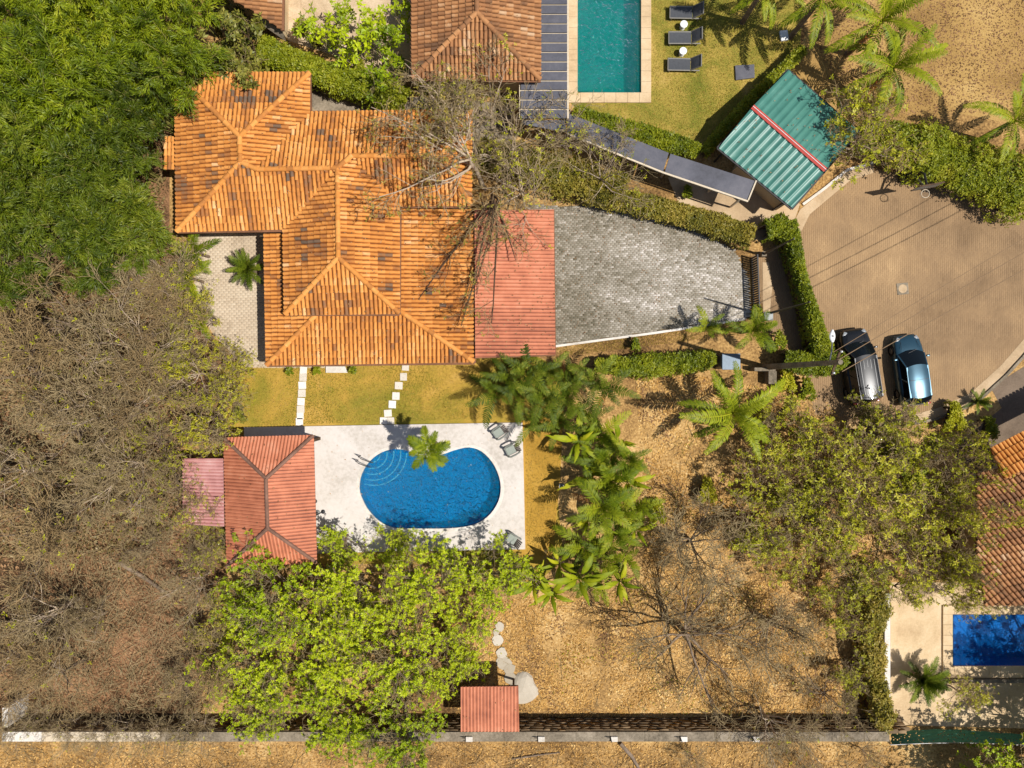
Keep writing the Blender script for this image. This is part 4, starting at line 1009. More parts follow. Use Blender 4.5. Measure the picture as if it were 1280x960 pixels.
# short white return at its far end
t = thing('corner_wall', (0, 0, 0), 'short white wall stub turning up from the end of the retaining wall', 'wall')
P = PX([(3,884),(10,884),(10,909),(3,909)], WH); m = MB(); m.prism([(p.x, p.y) for p in P], 0, WH + .03); m.build('wall', M['whiteconc'], t, .02)
for k, x in enumerate((582, 672, 763, 850, 940)):
    p = W(x, 921, WH); lb = ['thin black fence bracket on the wall cap right beside the small red shed', 'thin black fence bracket on the wall cap, next one along from the red shed', 'thin black fence bracket on the wall cap, midway along the dry yard', 'thin black fence bracket on the wall cap below the big bare tree', 'thin black fence bracket on the wall cap farthest from the red shed'][k]
    t = thing('fence_bracket', p, lb, 'bracket', 'brackets on the retaining wall')
    m = MB(); m.bar((0,0,0), (0,-.05,.55), .045); m.bar((-.2,-.02,.1), (.25,-.02,.1), .03); m.bar((0,-.03,.4), (-.15,-.05,.4), .03); m.build('rod', M['darkmetal'], t); MB().box((.22,-.1,.06), (.4,.3,.12)).build('base', M['whiteconc'], t, .015)
# boundary wall of the neighbour's court and the green net along its foot
bw = thing('boundary_wall', W(1078, 840), 'white plastered boundary wall overgrown with creepers beside the beige court', 'wall')
P = local(bw, PX([(1106,742),(1113,742),(1113,915),(1106,915)], 1.7)); m = MB(); m.prism([(p.x, p.y) for p in P], 0, 1.7); m.build('wall', M['whiteconc'], bw, .015)
nf = thing('net_fence', W(1200, 900), 'slanting green net fence along the foot of the beige court', 'fence')
P0 = [W(1114 + 20*i, 915 - 3.5*math.sin(i*.5), 0.5) for i in range(12)]; P1 = [W(1114 + 20*i, 931 - 2.5*math.sin(i*.4), 1.7) for i in range(12)]
V = []; F = []
g = np.random.default_rng(5); cols, rws = 150, 16
for j in range(rws + 1):
    for i in range(cols + 1):
        s = i/cols*11; k = min(10, int(s)); f = s - k; a = P0[k].lerp(P0[k+1], f); b = P1[k].lerp(P1[k+1], f)
        V.append(a.lerp(b, j/rws) + Vector((0, 0, .05*math.sin(s*4 + j))) - nf.location)
tt = []
for j in range(rws):
    for i in range(cols):
        q = [j*(cols+1)+i, j*(cols+1)+i+1, (j+1)*(cols+1)+i+1, (j+1)*(cols+1)+i]
        if g.random() < .95: F.append(q)
link('net', np_mesh('net', V, np.array(F), M['net']), nf, 'stuff')
for i in range(0, 12, 2): MB().bar(Vector((P1[i].x, P1[i].y, 0)) - nf.location, P1[i] - nf.location, .06).build('post', M['steel'], nf)
MB().tube([p - nf.location for p in P1], .025, 6).build('top_rail', M['steel'], nf)
# ------------------------------------------------------------------ vegetation
def unit(v): return v/np.maximum(np.linalg.norm(v, axis=-1, keepdims=True), 1e-9)

def leaves(c, d, nrm, l, w):
    """one folded diamond leaf per row; returns vertices and faces"""
    n = len(c); s = unit(np.cross(d, nrm)); l = np.broadcast_to(l, (n,))[:, None]; w = np.broadcast_to(w, (n,))[:, None]
    up = np.cross(s, d)
    V = np.stack([c - d*l*.5, c + s*w*.5 - up*w*.12 + d*l*.05, c + d*l*.5 - up*l*.08, c - s*w*.5 - up*w*.12 + d*l*.05], 1).reshape(-1, 3)
    b = np.arange(n)[:, None]*4
    return V, b + np.array([[0, 1, 2, 3]])

def rosettes(c, k, l, w, rng, tilt=0.25, axis=None, spread=.5):
    n = len(c); C_ = np.repeat(c, k, 0); m = n*k
    ax = unit((axis if axis is not None else np.tile([0, 0, 1.0], (n, 1))) + rng.normal(0, spread, (n, 3)))
    e1 = unit(np.cross(ax, rng.normal(0, 1, (n, 3)))); e2 = np.cross(ax, e1)
    a = (np.tile(np.arange(k), n)*2*np.pi/k + rng.normal(0, .35, m))[:, None]
    A, E1, E2 = (np.repeat(x, k, 0) for x in (ax, e1, e2))
    d = unit(E1*np.cos(a) + E2*np.sin(a) + A*(tilt + rng.normal(0, .25, (m, 1))))
    L = l*rng.uniform(.55, 1.4, m)
    return leaves(C_ + d*L[:, None]*.55, d, unit(A + rng.normal(0, .3, (m, 3))), L, w*rng.uniform(.8, 1.2, m))

def curves_from(P, R, nch, tmin, tmax, length, ang, k2, wander, up, rng, rr=.55, end=.35):
    Mn, k, _ = P.shape; n = Mn*nch
    t = (rng.uniform(tmin, tmax, n) if nch > 1 else np.full(n, tmax)); par = np.repeat(np.arange(Mn), nch)
    x = t*(k - 1); i = np.minimum(x.astype(int), k - 2); f = (x - i)[:, None]
    p = P[par, i]*(1 - f) + P[par, i+1]*f; tan = unit(P[par, i+1] - P[par, i]); r0 = (R[par, i]*(1 - f[:, 0]) + R[par, i+1]*f[:, 0])*rr
    perp = unit(np.cross(tan, rng.normal(0, 1, (n, 3)))); a = np.radians(rng.normal(ang, ang*.25, n))[:, None]
    d = unit(tan*np.cos(a) + perp*np.sin(a)); L = length*rng.uniform(.6, 1.25, n)*(1.15 - .4*t)
    out = np.zeros((n, k2, 3)); out[:, 0] = p; rad = np.zeros((n, k2)); rad[:, 0] = r0
    for j in range(1, k2):
        d = unit(d + rng.normal(0, wander, (n, 3)) + np.array([0, 0, up])); p = p + d*(L/(k2-1))[:, None]; out[:, j] = p; rad[:, j] = r0*(1 - (1 - end)*j/(k2-1))
    return out, rad, par

def tubes(P, R, sides=4):
    Mn, k, _ = P.shape; T = unit(np.gradient(P, axis=1)); ref = np.array([.31, .52, .79])
    a = unit(np.cross(T, ref)); b = np.cross(T, a); th = np.arange(sides)*2*np.pi/sides
    V = P[:, :, None] + (a[:, :, None]*np.cos(th)[None, None, :, None] + b[:, :, None]*np.sin(th)[None, None, :, None])*R[:, :, None, None]
    base = (np.arange(Mn)*k*sides)[:, None, None] + (np.arange(k-1)*sides)[None, :, None]; j = np.arange(sides)[None, None]; j2 = (j + 1) % sides
    F = np.stack([base + j, base + j2, base + sides + j2, base + sides + j], -1).reshape(-1, 4)
    return V.reshape(-1, 3), F

def join(parts):
    V = []; F = []; b = 0
    for v, f in parts: V.append(v); F.append(f + b); b += len(v)
    return np.concatenate(V), np.concatenate(F)

def tree(name, seed, H, R, trunk_h=.4, limbs=6, sub=5, tw=5, fine=0, ang=(55, 45, 45), bark='bark', twig='twig', leaf=None, lk=5, ll=.22, lw=.1, lper=2, lean=0.05, tr=.13, up=(.10, .05, 0), ltint=(.5, .22), bend=(0, 0), pull=(0, 0), keep=1.0, twr=1.0, axis=None, gap=.8):
    """grown tree: trunk, limbs as separate branches, twigs and leaves"""
    rng = np.random.default_rng(seed); root = thing(name, (0, 0, 0), None, None)
    k = 7; z = np.linspace(0, H*trunk_h, k); P0 = np.zeros((1, k, 3)); P0[0, :, 2] = z; P0[0, 1:, :2] = np.cumsum(rng.normal(0, lean*H*trunk_h/k*2, (k-1, 2)), 0)
    P0[0, :, 0] += bend[0]*(z/z[-1])**1.5; P0[0, :, 1] += bend[1]*(z/z[-1])**1.5
    R0 = np.linspace(tr*1.3, tr*.8, k)[None].copy(); R0[0, -1] *= .25; v, f = tubes(P0, R0, 8); link('trunk', np_mesh('trunk', v, f, M[bark], None, True), root)
    R0[0, -1] *= 4
    spread_l = math.hypot(R*.75, (H - H*trunk_h)*.75)
    P1, R1, _ = curves_from(P0, R0, limbs, .55, 1.0, spread_l, ang[0], 8, .14, up[0], rng, .62, .3)
    sp = np.linspace(0, 1, 8)**1.1; P1[:, :, 0] += pull[0]*sp; P1[:, :, 1] += pull[1]*sp
    P2, R2, p2 = curves_from(P1, R1, sub, .25, 1.0, spread_l*.48, ang[1], 6, .16, up[1], rng, .6, .35)
    for i in range(limbs):
        v, f = join([tubes(P1[i:i+1], R1[i:i+1], 6), tubes(P2[p2 == i], R2[p2 == i], 5)]); link('branch', np_mesh('branch', v, f, M[bark], None, True), root)
    P3, R3, _ = curves_from(P2, R2, tw, .2, 1.0, spread_l*.26, ang[2], 5, .2, up[2], rng, .62, .4)
    R3 = np.maximum(R3*twr, .014); parts = [tubes(P3, R3, 3)]; tips = [P3]
    if fine:
        P4, R4, _ = curves_from(P3, R3, fine, .2, 1.0, spread_l*.15, ang[2], 4, .22, up[2], rng, .7, .5); R4 = np.maximum(R4, .012); parts.append(tubes(P4, R4, 3)); tips.append(P4)
    v, f = join(parts); link('twigs', np_mesh('twigs', v, f, M[twig]), root, 'stuff')
    if leaf:
        T = tips[-1]; pts = T[:, -lper:].reshape(-1, 3); gp_n = vnoise(pts[:, 0] + .37*pts[:, 2], pts[:, 1] - .29*pts[:, 2], gap, seed); pts = pts[rng.random(len(pts)) < keep*np.clip((gp_n - .28)*4, 0.04, 1)]; pts = pts + rng.normal(0, .06, pts.shape)
        V, F = rosettes(pts, lk, ll, lw, rng, axis=None); cl = np.repeat(rng.normal(ltint[0], ltint[1]*.8, len(pts)), lk) + rng.normal(0, ltint[1]*.6, len(pts)*lk)
        link('foliage', np_mesh('foliage', V, F, M[leaf], np.clip(cl, 0, 1)), root, 'stuff')
    return root

def place(proto, used, px, py, h, scale, label, group=None, cat='tree', rz=None, zs=1.0):
    """put a copy of a grown tree so that the part of its crown at height h shows at the pixel"""
    o = proto if id(proto) not in used else copy_tree(proto); used[id(proto)] = 1
    p = W(px, py, h); o.location = (p.x, p.y, 0); o.rotation_euler = (0, 0, random.uniform(0, 6.28) if rz is None else rz); o.scale = (scale, scale, scale*zs)
    for k in ('label', 'group', 'category'):
        if k in o: del o[k]
    tag(o, label, cat, group); return o
USED = {}

# feathery grove -------------------------------------------------------------
def feathery(seed, H=8.5, n=11, R=1.9, mat='grove'):
    rng = np.random.default_rng(seed); root = thing('feathery_tree', (0, 0, 0), None, None); k = 10
    P = np.zeros((n, k, 3)); az = rng.uniform(0, 6.28, n); reach = R*rng.uniform(.35, 1.1, n); hh = H*rng.uniform(.72, 1.05, n); s = np.linspace(0, 1, k)
    for i in range(n):
        rad = .25 + reach[i]*s**2.2; P[i] = np.stack([rad*np.cos(az[i] + .3*s), rad*np.sin(az[i] + .3*s), hh[i]*(s*1.0 - .12*s**4)], 1)
    Rr = np.repeat(np.linspace(.05, .015, k)[None], n, 0)
    for i in range(n):
        v, f = tubes(P[i:i+1], Rr[i:i+1], 5); link('cane', np_mesh('cane', v, f, M['cane'], None, True), root)
    P2, R2, _ = curves_from(P, Rr, 17, .6, 1.0, 1.0, 46, 5, .12, -.12, rng, .5, .4); R2 = np.maximum(R2*.6, .008)
    v, f = tubes(P2, R2, 3); link('sprays', np_mesh('sprays', v, f, M['cane']), root, 'stuff')
    # narrow leaves hanging along the sprays
    T = unit(np.gradient(P2, axis=1)); m = 11; base = np.repeat(P2[:, 1:].reshape(-1, 3), m, 0); dr = np.repeat(T[:, 1:].reshape(-1, 3), m, 0); N = len(base)
    d = unit(dr*.95 + rng.normal(0, .42, (N, 3)) + np.array([0, 0, -.1])); L = rng.uniform(.2, .4, N)
    V, F = leaves(base + rng.normal(0, .09, base.shape) + d*L[:, None]*.5, d, unit(np.array([0, 0, 1.0]) + rng.normal(0, .45, (N, 3))), L, .048)
    ct = np.repeat(rng.normal(.55, .22, len(P2)), (P2.shape[1]-1)*m) + rng.normal(0, .16, N)
    link('foliage', np_mesh('foliage', V, F, M[mat], np.clip(ct, 0, 1)), root, 'stuff'); return root
FE = [feathery(11), feathery(12, 9.5, 12, 2.3), feathery(13, 7.8, 10, 1.9, 'deepgrove'), feathery(14, 8.8, 12, 2.1, 'deepgrove')]
g = np.random.default_rng(3); spots = []
for y in range(-40, 345, 44):
    for x in range(-48, 215, 45):
        xx = x + (22 if (y // 44) % 2 else 0) + g.normal(0, 9); yy = y + g.normal(0, 9)
        if xx > 172 - max(0, yy - 200)*.2 and yy > 95: continue
        if xx > 215 or (yy > 300 and g.random() < .45): continue
        spots.append((xx, yy))
for i, (x, y) in enumerate(spots):
    dp = y + g.normal(0, 35) > 150  # the deeper green trees lower down are a second species
    place(FE[(2 if dp else 0) + i % 2], USED, x, y, 7.4, g.uniform(.68, 1.02), 'tall feathery deep green tree in the lower end of the grove towards the leafless woods' if dp else 'tall feathery bright green tree in the upper end of the grove beside the tiled house', 'deep green feathery trees of the grove' if dp else 'bright feathery trees of the grove')

# broadleaf trees by the corner house ---------------------------------------
BR = tree('broadleaf_tree', 41, 6.5, 2.6, .35, 6, 5, 5, 0, bark='darkbark', leaf='broad', lk=7, ll=.34, lw=.13, lper=3, tr=.12)
for x, y, h, s, lb in ((295, 58, 5.0, .92, 'dense dull green broadleaf tree between the hedge and the corner house'), (232, 50, 5.5, .9, 'yellowish broadleaf tree where the dense grove meets the corner house'), (242, 96, 5.0, .62, 'small dull green tree spilling its leaves over the corner of the tiled roof'), (190, 100, 6, .85, 'dull green broadleaf tree at the inner edge of the feathery grove'), (262, 18, 5, .6, 'small dark leaved tree against the corner house gutter'), (286, 108, 4.9, .42, 'dark leafy tree top poking above the edge of the tiled roof')):
    place(BR, USED, x, y, h, s, lb)
YG = tree('garden_tree', 42, 5.0, 2.3, .35, 6, 5, 4, 0, bark='bark', leaf='canopy', lk=7, ll=.3, lw=.14, lper=2, keep=.75, ltint=(.3, .2), tr=.09)
for x, y, h, s, lb in ((430, 28, 3.6, .95, 'bright green garden tree in the pale courtyard beside the weathered house'), (402, 12, 3.6, .7, 'bright green garden tree nearest the corner house in the pale courtyard'), (470, 62, 3.4, .8, 'bright green garden tree at the hedge side of the pale courtyard'), (492, 10, 3.6, .6, 'small green tree close against the weathered house wall')):
    place(YG, USED, x, y, h, s, lb)

# bright green canopy ----------------------------------------------------------
CN = [tree('canopy_tree', 51, 8.0, 3.7, .34, 8, 7, 6, 3, (62, 48, 48), 'bark', 'twig', 'canopy', 8, .155, .088, 3, tr=.15, keep=.85, gap=.8), tree('canopy_tree', 52, 7.5, 3.3, .36, 8, 7, 6, 3, (60, 46, 48), 'bark', 'twig', 'canopy', 8, .15, .085, 3, tr=.14, keep=.8, gap=.65)]
for i, (x, y, h, s, lb) in enumerate(((330, 770, 6.0, .78, 'bright green leafy tree right below the pool house roof'), (425, 755, 6.0, .76, 'bright green leafy tree reaching up to the lower edge of the white deck'), (520, 755, 5.6, .72, 'bright green leafy tree along the deck edge facing the middle of the pool'), (612, 745, 5.4, .6, 'bright green leafy tree next to the banana and palm thicket'),
        (300, 845, 6.0, .72, 'bright green leafy tree on the woodland side of the canopy'), (385, 840, 6.4, .82, 'bright green leafy tree in the thick middle of the canopy below the pool house'), (480, 835, 6.0, .8, 'bright green leafy tree in the canopy between the deck and the retaining wall'), (545, 865, 5.4, .55, 'bright green leafy tree leaning over the small red shed'),
        (300, 920, 5.8, .55, 'bright green leafy tree over the whitish end of the retaining wall'), (385, 930, 5.8, .75, 'bright green leafy tree at the bottom photo edge over the retaining wall'), (490, 940, 5.4, .75, 'bright green leafy tree beyond the retaining wall near the small red shed'), (412, 690, 4.6, .44, 'bright green tree top overhanging the pool house roof corner and white deck'), (268, 785, 5.4, .45, 'bright green leafy tree beside bare brush under the pool house'), (475, 705, 4.4, .36, 'bright green tree top touching the white deck edge below the pool'), (580, 800, 5.0, .45, 'sparse bright green tree over the flagstones above the small red shed'), (560, 712, 4.4, .42, 'bright green tree top under the deck edge towards the lone deck chair'))):
    place(CN[i % 2], USED, x, y, h, s, lb, 'bright green trees below the pool')

# bare trees --------------------------------------------------------------------
BA = [tree('bare_tree', 61, 7.5, 3.2, .3, 8, 6, 6, 3, (50, 42, 42), 'palebark', 'twig', 'olive', 4, .17, .08, 1, keep=.05, tr=.11), tree('bare_tree', 62, 8.5, 3.0, .36, 7, 6, 7, 3, (42, 40, 40), 'bark', 'browntwig', 'olive', 4, .17, .08, 1, keep=.05, tr=.12), tree('bare_tree', 63, 6.5, 3.4, .28, 8, 6, 6, 3, (58, 44, 42), 'bark', 'twig', 'olive', 4, .17, .08, 1, keep=.05, tr=.1)]
BL = [tree('sparse_tree', 64, 7.0, 3.0, .3, 7, 6, 6, 3, (50, 42, 42), 'palebark', 'twig', 'sparse', 5, .19, .09, 2, tr=.1, keep=.42, gap=1.1), tree('sparse_tree', 65, 7.5, 3.2, .32, 7, 6, 6, 3, (48, 42, 42), 'bark', 'twig', 'olive', 4, .19, .09, 1, tr=.11, keep=.5)]
lab = 'nearly leafless grey brown tree among the tangled dry woodland'
for i, (x, y, h, s) in enumerate(((-20,350,6,1.0),(40,395,6,1.0),(105,355,6,.9),(165,345,6,.8),(0,470,6,1.05),(65,450,6,1.0),(130,440,6,1.0),(190,395,5.5,.75),(30,545,6,1.05),(100,520,6,1.0),(165,500,6,.85),(50,620,6,1.0),(120,590,6,.85),(10,690,6,1.0),(100,650,6,.6),(15,790,6,.95),(35,870,5.5,.85),(220,640,5,.6),(215,745,5,.6),(230,850,5,.7),(190,890,4.8,.5),(-30,600,6,1.0),(-25,850,6,1.0),(140,700,5,.5),(70,800,5,.5))):
    place(BA[i % 3], USED, x, y, h, s, lab, 'leafless trees of the dry woodland')
for x, y, h, s, k, lb in ((212, 465, 5.2, .75, 0, 'pale twigged tree with few yellow green leaves beside the side court'), (228, 395, 5.0, .62, 0, 'pale twigged tree shading the corner of the side court'), (235, 525, 5.0, .72, 0, 'sparse yellow green tree at the front lawn corner behind the pool house'), (185, 620, 5.0, .62, 1, 'yellow green leafed tree amid the dry woods behind the lean-to'), (255, 590, 4.6, .4, 0, 'thin sparse tree reaching over the pink lean-to roof'), (160, 560, 5, .6, 1, 'yellow green leafed tree in the dry woods level with the front lawn'), (230, 700, 4.5, .5, 1, 'sparse leafed small tree between the lean-to and the brown brush'), (200, 335, 5, .6, 1, 'olive sparse tree between feathery grove and side court'), (205, 430, 4.6, .55, 1, 'leafy sparse tree next to the pale twigged one by the side court'), (262, 460, 4.6, .5, 0, 'sparse yellow leafed tree over the lower corner of the side court'), (250, 500, 4.6, .55, 1, 'olive sparse tree at the woodland end of the front lawn'), (240, 640, 4.6, .5, 1, 'yellow green leafed tree beside the pink lean-to roof'), (255, 690, 4.4, .42, 1, 'small leafy tree at the back corner of the pool house'), (230, 800, 4.6, .5, 0, 'sparse leafed tree at the edge of the reddish clearing')):
    place(BL[k], USED, x, y, h, s, lb)

# bare tree with long limbs in the dry yard
t = tree('bare_tree', 71, 7.2, 5.2, .3, 9, 6, 5, 3, (66, 42, 44), 'bark', 'twig', None, tr=.15, up=(.05, .02, 0)); place(t, USED, 862, 800, 3.0, 1.0, 'big leafless tree with long dark limbs spreading over the dry yard', rz=.4)
t = tree('bare_tree', 72, 5.6, 3.0, .28, 9, 7, 6, 3, (48, 42, 44), 'bark', 'twig', None, tr=.1); place(t, USED, 880, 690, 4.4, 1.0, 'greyish pink leafless twiggy tree in the middle of the dry yard', rz=1.0)
t = place(t, USED, 985, 800, 4.2, .9, 'leafless twiggy tree on the dry yard towards the creeper wall'); t = place(BA[0], USED, 985, 930, 4.5, .75, 'leafless tree sprawled across the retaining wall beyond the big bare tree'); place(BA[2], USED, 1065, 900, 4.4, .6, 'leafless tree at the corner of the retaining and boundary walls')
# tangled trees between the house and the walkway
VN = [tree('tangled_tree', 81, 6.6, 3.6, .32, 8, 5, 5, 2, (60, 46, 44), 'palebark', 'twig', 'olive', 4, .17, .08, 1, tr=.11, keep=.3), tree('tangled_tree', 82, 7.2, 4.0, .34, 8, 5, 5, 2, (60, 46, 44), 'palebark', 'twig', 'olive', 4, .17, .08, 1, tr=.11, keep=.35)]
T1 = tree('tangled_tree', 83, 8.8, 4.4, .62, 10, 6, 5, 3, (68, 48, 44), 'palebark', 'twig', 'bloom', 4, .16, .08, 1, tr=.13, keep=.4, up=(.04, .04, 0), bend=(-.4, .2), pull=(-2.9, .5))
place(T1, USED, 606, 236, 0, 1.0, 'big tangled half bare tree leaning from the house corner over the orange tiled roof', rz=0)
T2 = tree('tangled_tree', 84, 8.0, 5.0, .6, 8, 5, 4, 2, (70, 46, 44), 'darkbark', 'browntwig', 'bloom', 4, .17, .085, 1, tr=.14, keep=.5, up=(.04, .04, 0), bend=(.2, -.4), pull=(-.9, -4.2))
place(T1, USED, 600, 205, 0, .86, 'tangled half bare tree behind the house spreading twigs over the far tiled slope', rz=-.35)
place(T2, USED, 622, 262, 0, 1.0, 'dark limbed sparse tree spreading over the carport and lower tiled roof', rz=0)
for i, (x, y, h, s, lb) in enumerate(((655, 215, 5.5, .95, 'tangled half bare tree between carport and dark slab walkway'), (610, 100, 6.0, .85, 'tangled half bare tree over the weathered tiled roof'), (700, 150, 5.2, .85, 'tangled half bare tree covering the bend of the slab walkway'), (760, 205, 4.6, .75, 'tangled half bare tree beside the driveway hedge'), (562, 72, 6.0, .62, 'tangled half bare tree over the near corner of the weathered tiled roof'), (640, 165, 6.0, .8, 'tangled half bare tree in the gap below the weathered tiled house'))):
    place(VN[i % 2], USED, x, y, h, s, lb)
# olive leafed trees at the cul-de-sac corner
OL = [tree('olive_leafed_tree', 91, 6.0, 3.0, .32, 7, 6, 6, 3, (56, 46, 44), 'bark', 'twig', 'olive', 5, .19, .1, 2, tr=.1, keep=.5), tree('olive_leafed_tree', 92, 6.5, 3.2, .34, 7, 6, 6, 3, (54, 46, 44), 'palebark', 'browntwig', 'olive', 5, .19, .1, 2, tr=.1, keep=.4)]
for i, (x, y, h, s, lb) in enumerate(((1120, 545, 5, .85, 'olive leafed tree covering the tail of the black people carrier'), (1045, 555, 4.8, .75, 'olive leafed tree between coconut palm and parked cars'), (1180, 590, 5, .8, 'olive leafed tree between cul-de-sac kerb and aslant house'), (1100, 640, 5, .95, 'olive leafed tree in the thick of the corner thicket'), (1030, 640, 4.4, .8, 'olive leafed tree casting shade on the dry leaf yard'), (1170, 690, 5, .85, 'olive leafed tree leaning over the aslant tiled roof'), (1090, 720, 4.6, .7, 'olive leafed tree above the creeper covered boundary wall'), (1240, 640, 5.5, .65, 'olive leafed tree spread over the aslant tiled roof'), (1250, 770, 4.6, .42, 'slender tree dangling leaves over the deep blue pool'), (980, 700, 3.6, .55, 'low olive leafed tree at the edge of the dry yard'), (1160, 755, 4.4, .5, 'olive leafed tree over the beige court corner'), (1085, 590, 4.6, .8, 'olive leafed tree just below the two parked cars'), (1150, 640, 5.2, .8, 'olive leafed tree between the thicket and the aslant house wall'), (1040, 690, 3.8, .7, 'low olive leafed tree on the shaded side of the dry yard'), (1110, 510, 4.2, .42, 'leafy tree top between the tails of the two parked cars'), (1005, 590, 3.8, .7, 'olive leafed tree nearest to the coconut palm on the yard'), (1000, 655, 3.6, .7, 'olive leafed tree at the dry yard side of the thicket'), (1060, 640, 4.6, .75, 'olive leafed tree amid the thicket, in line with the aslant roof'), (1145, 560, 5.2, .7, 'yellowish leafed tree top touching the tail of the blue car'), (1200, 640, 5.2, .75, 'olive leafed tree against the edge of the aslant roof'), (1210, 720, 4.6, .6, 'olive leafed tree between the aslant roof and the deep blue pool'), (1075, 785, 3.2, .5, 'low olive leafed tree beside the creeper wall, upper one'), (1082, 850, 3.0, .45, 'low olive leafed tree beside the creeper wall, lower one'), (1060, 745, 3.6, .55, 'low olive leafed tree where thicket and creeper wall meet'), (950, 655, 3.8, .75, 'sparse olive tree farthest out on the dry yard below the coconut palm'), (965, 590, 3.8, .7, 'sparse olive tree close under the coconut palm fronds'), (1250, 705, 6, .6, 'sparse olive tree whose twigs spread over the middle of the aslant roof'), (1225, 575, 5.5, .6, 'leafy olive tree at the upper corner of the aslant roof'), (1000, 530, 3.8, .6, 'olive leafed tree between the gate shrubs and the thicket'))):
    place(OL[i % 2], USED, x, y, h, s, lb, zs=1.75 if x > 1220 else 1.0)
t = place(OL[1], USED, 1116, 138, 6.6, .95, 'half bare grey green tree beside the green garage roof'); place(OL[0], USED, 1130, 110, 4, .45, 'small grey leafed tree under the coconut fronds by the brown lot')
place(OL[1], USED, 1250, 900, 4.6, .45, 'small leafy tree in the shade beside the net fence')
for x, y, s, k, lb in ((1441, 989, 1.12, 0, 'dense tree whose outer leaves hang over the shaded corner of the beige court'), (1410, 1078, 1.15, 1, 'dense tree beyond the net fence shading the ground below it'), (1470, 905, 1.05, 0, 'dense tree past the end of the deep blue pool shading its water'), (1330, 1090, .9, 0, 'dense tree on the ground below the net fence')): place(CN[k], USED, x, y, 7, s, lb)

# fronds ------------------------------------------------------------------------
def frond_mesh(seed, L, e0, e1, nl, lf, mat, wid=.075, droop=.5, side=.0, vee=.35, tl=.5):
    """arching rachis with paired leaflets along +x"""
    rng = np.random.default_rng(seed); n = 14; s = np.linspace(0, 1, n); an = np.radians(e0 - (e0 - e1)*s**1.25); dx = np.cos(an); dz = np.sin(an)
    x = np.concatenate([[0], np.cumsum((dx[1:] + dx[:-1])/2)])*L/(n-1); z = np.concatenate([[0], np.cumsum((dz[1:] + dz[:-1])/2)])*L/(n-1); y = side*L*s**2
    Pc = np.stack([x, y, z], 1); v, f = tubes(Pc[None], np.linspace(.035, .006, n)[None]*(.6 + L/5), 4); V = [v]; F = [f]; T = [.75]*len(f); b = len(v)
    for i in range(nl):
        t = .1 + .89*i/(nl-1); q = t*(n-1); j = min(int(q), n-2); c = Pc[j] + (Pc[j+1] - Pc[j])*(q - j); tan = unit(Pc[j+1] - Pc[j]); sd = unit(np.cross(tan, [0, 0, 1.0])); upv = np.cross(sd, tan)
        ll = lf*(math.sin(math.pi*(.14 + .78*t)))**.75*rng.uniform(.85, 1.12)
        for sg in (-1, 1):
            d = unit(sd*sg + tan*(.55 + .5*t) + upv*vee + rng.normal(0, .09, 3)); m = c + d*ll*.5; d2 = unit(d + np.array([0, 0, -droop - rng.uniform(0, .3)])); e = m + d2*ll*.5; w = unit(np.cross(d, upv))*wid*.5*(.6 + .5*math.sin(math.pi*t))
            V.append(np.array([c - w*.6, c + w*.6, m + w, m - w, e])); F.append(np.array([[0, 1, 2, 3]]) + b); F.append(np.array([[3, 2, 4, 4]]) + b); tt = tl + rng.normal(0, .14); T += [tt, tt]; b += 5
    Vn = np.concatenate(V); q = np.concatenate(F); quads = q[q[:, 2] != q[:, 3]]; tri = q[q[:, 2] == q[:, 3]][:, :3]; T = np.array(T); T = np.concatenate([T[q[:, 2] != q[:, 3]], T[q[:, 2] == q[:, 3]]])
    return np_mesh('frond', Vn, [quads, tri], M[mat], np.clip(T, 0, 1))

def blade_mesh(seed, L, e0, e1, wid, mat, name='leaf'):
    """broad banana leaf folded along its midrib"""
    rng = np.random.default_rng(seed); n = 14; s = np.linspace(0, 1, n); an = np.radians(e0 - (e0 - e1)*s**1.3)
    x = np.concatenate([[0], np.cumsum(np.cos(an))[:-1]])*L/(n-1); z = np.concatenate([[0], np.cumsum(np.sin(an))[:-1]])*L/(n-1); V = []; F = []; T = []
    side = rng.normal(0, .12)
    for i in range(n):
        w = wid*.5*max(.04, math.sin(math.pi*min(1, max(0, (s[i] - .16)/.84))**.7)) if s[i] > .16 else .03
        y0 = side*L*s[i]**2
        for k, fr in enumerate((-1, -.5, 0, .5, 1)): V.append((x[i] + (abs(fr)*.05), y0 + fr*w*(1 + rng.normal(0, .07)), z[i] + .22*w*abs(fr)*1.2 - .3*w*fr*fr + rng.normal(0, .008)))
    for i in range(n-1):
        for k in range(4):
            if rng.random() < .05 and k in (0, 3): continue
            F.append((i*5+k, i*5+k+1, (i+1)*5+k+1, (i+1)*5+k)); T.append(.5 + rng.normal(0, .08) + (.12 if k in (1, 2) else 0))
    return np_mesh(name, V, np.array(F), M[mat], np.clip(T, 0, 1), False)

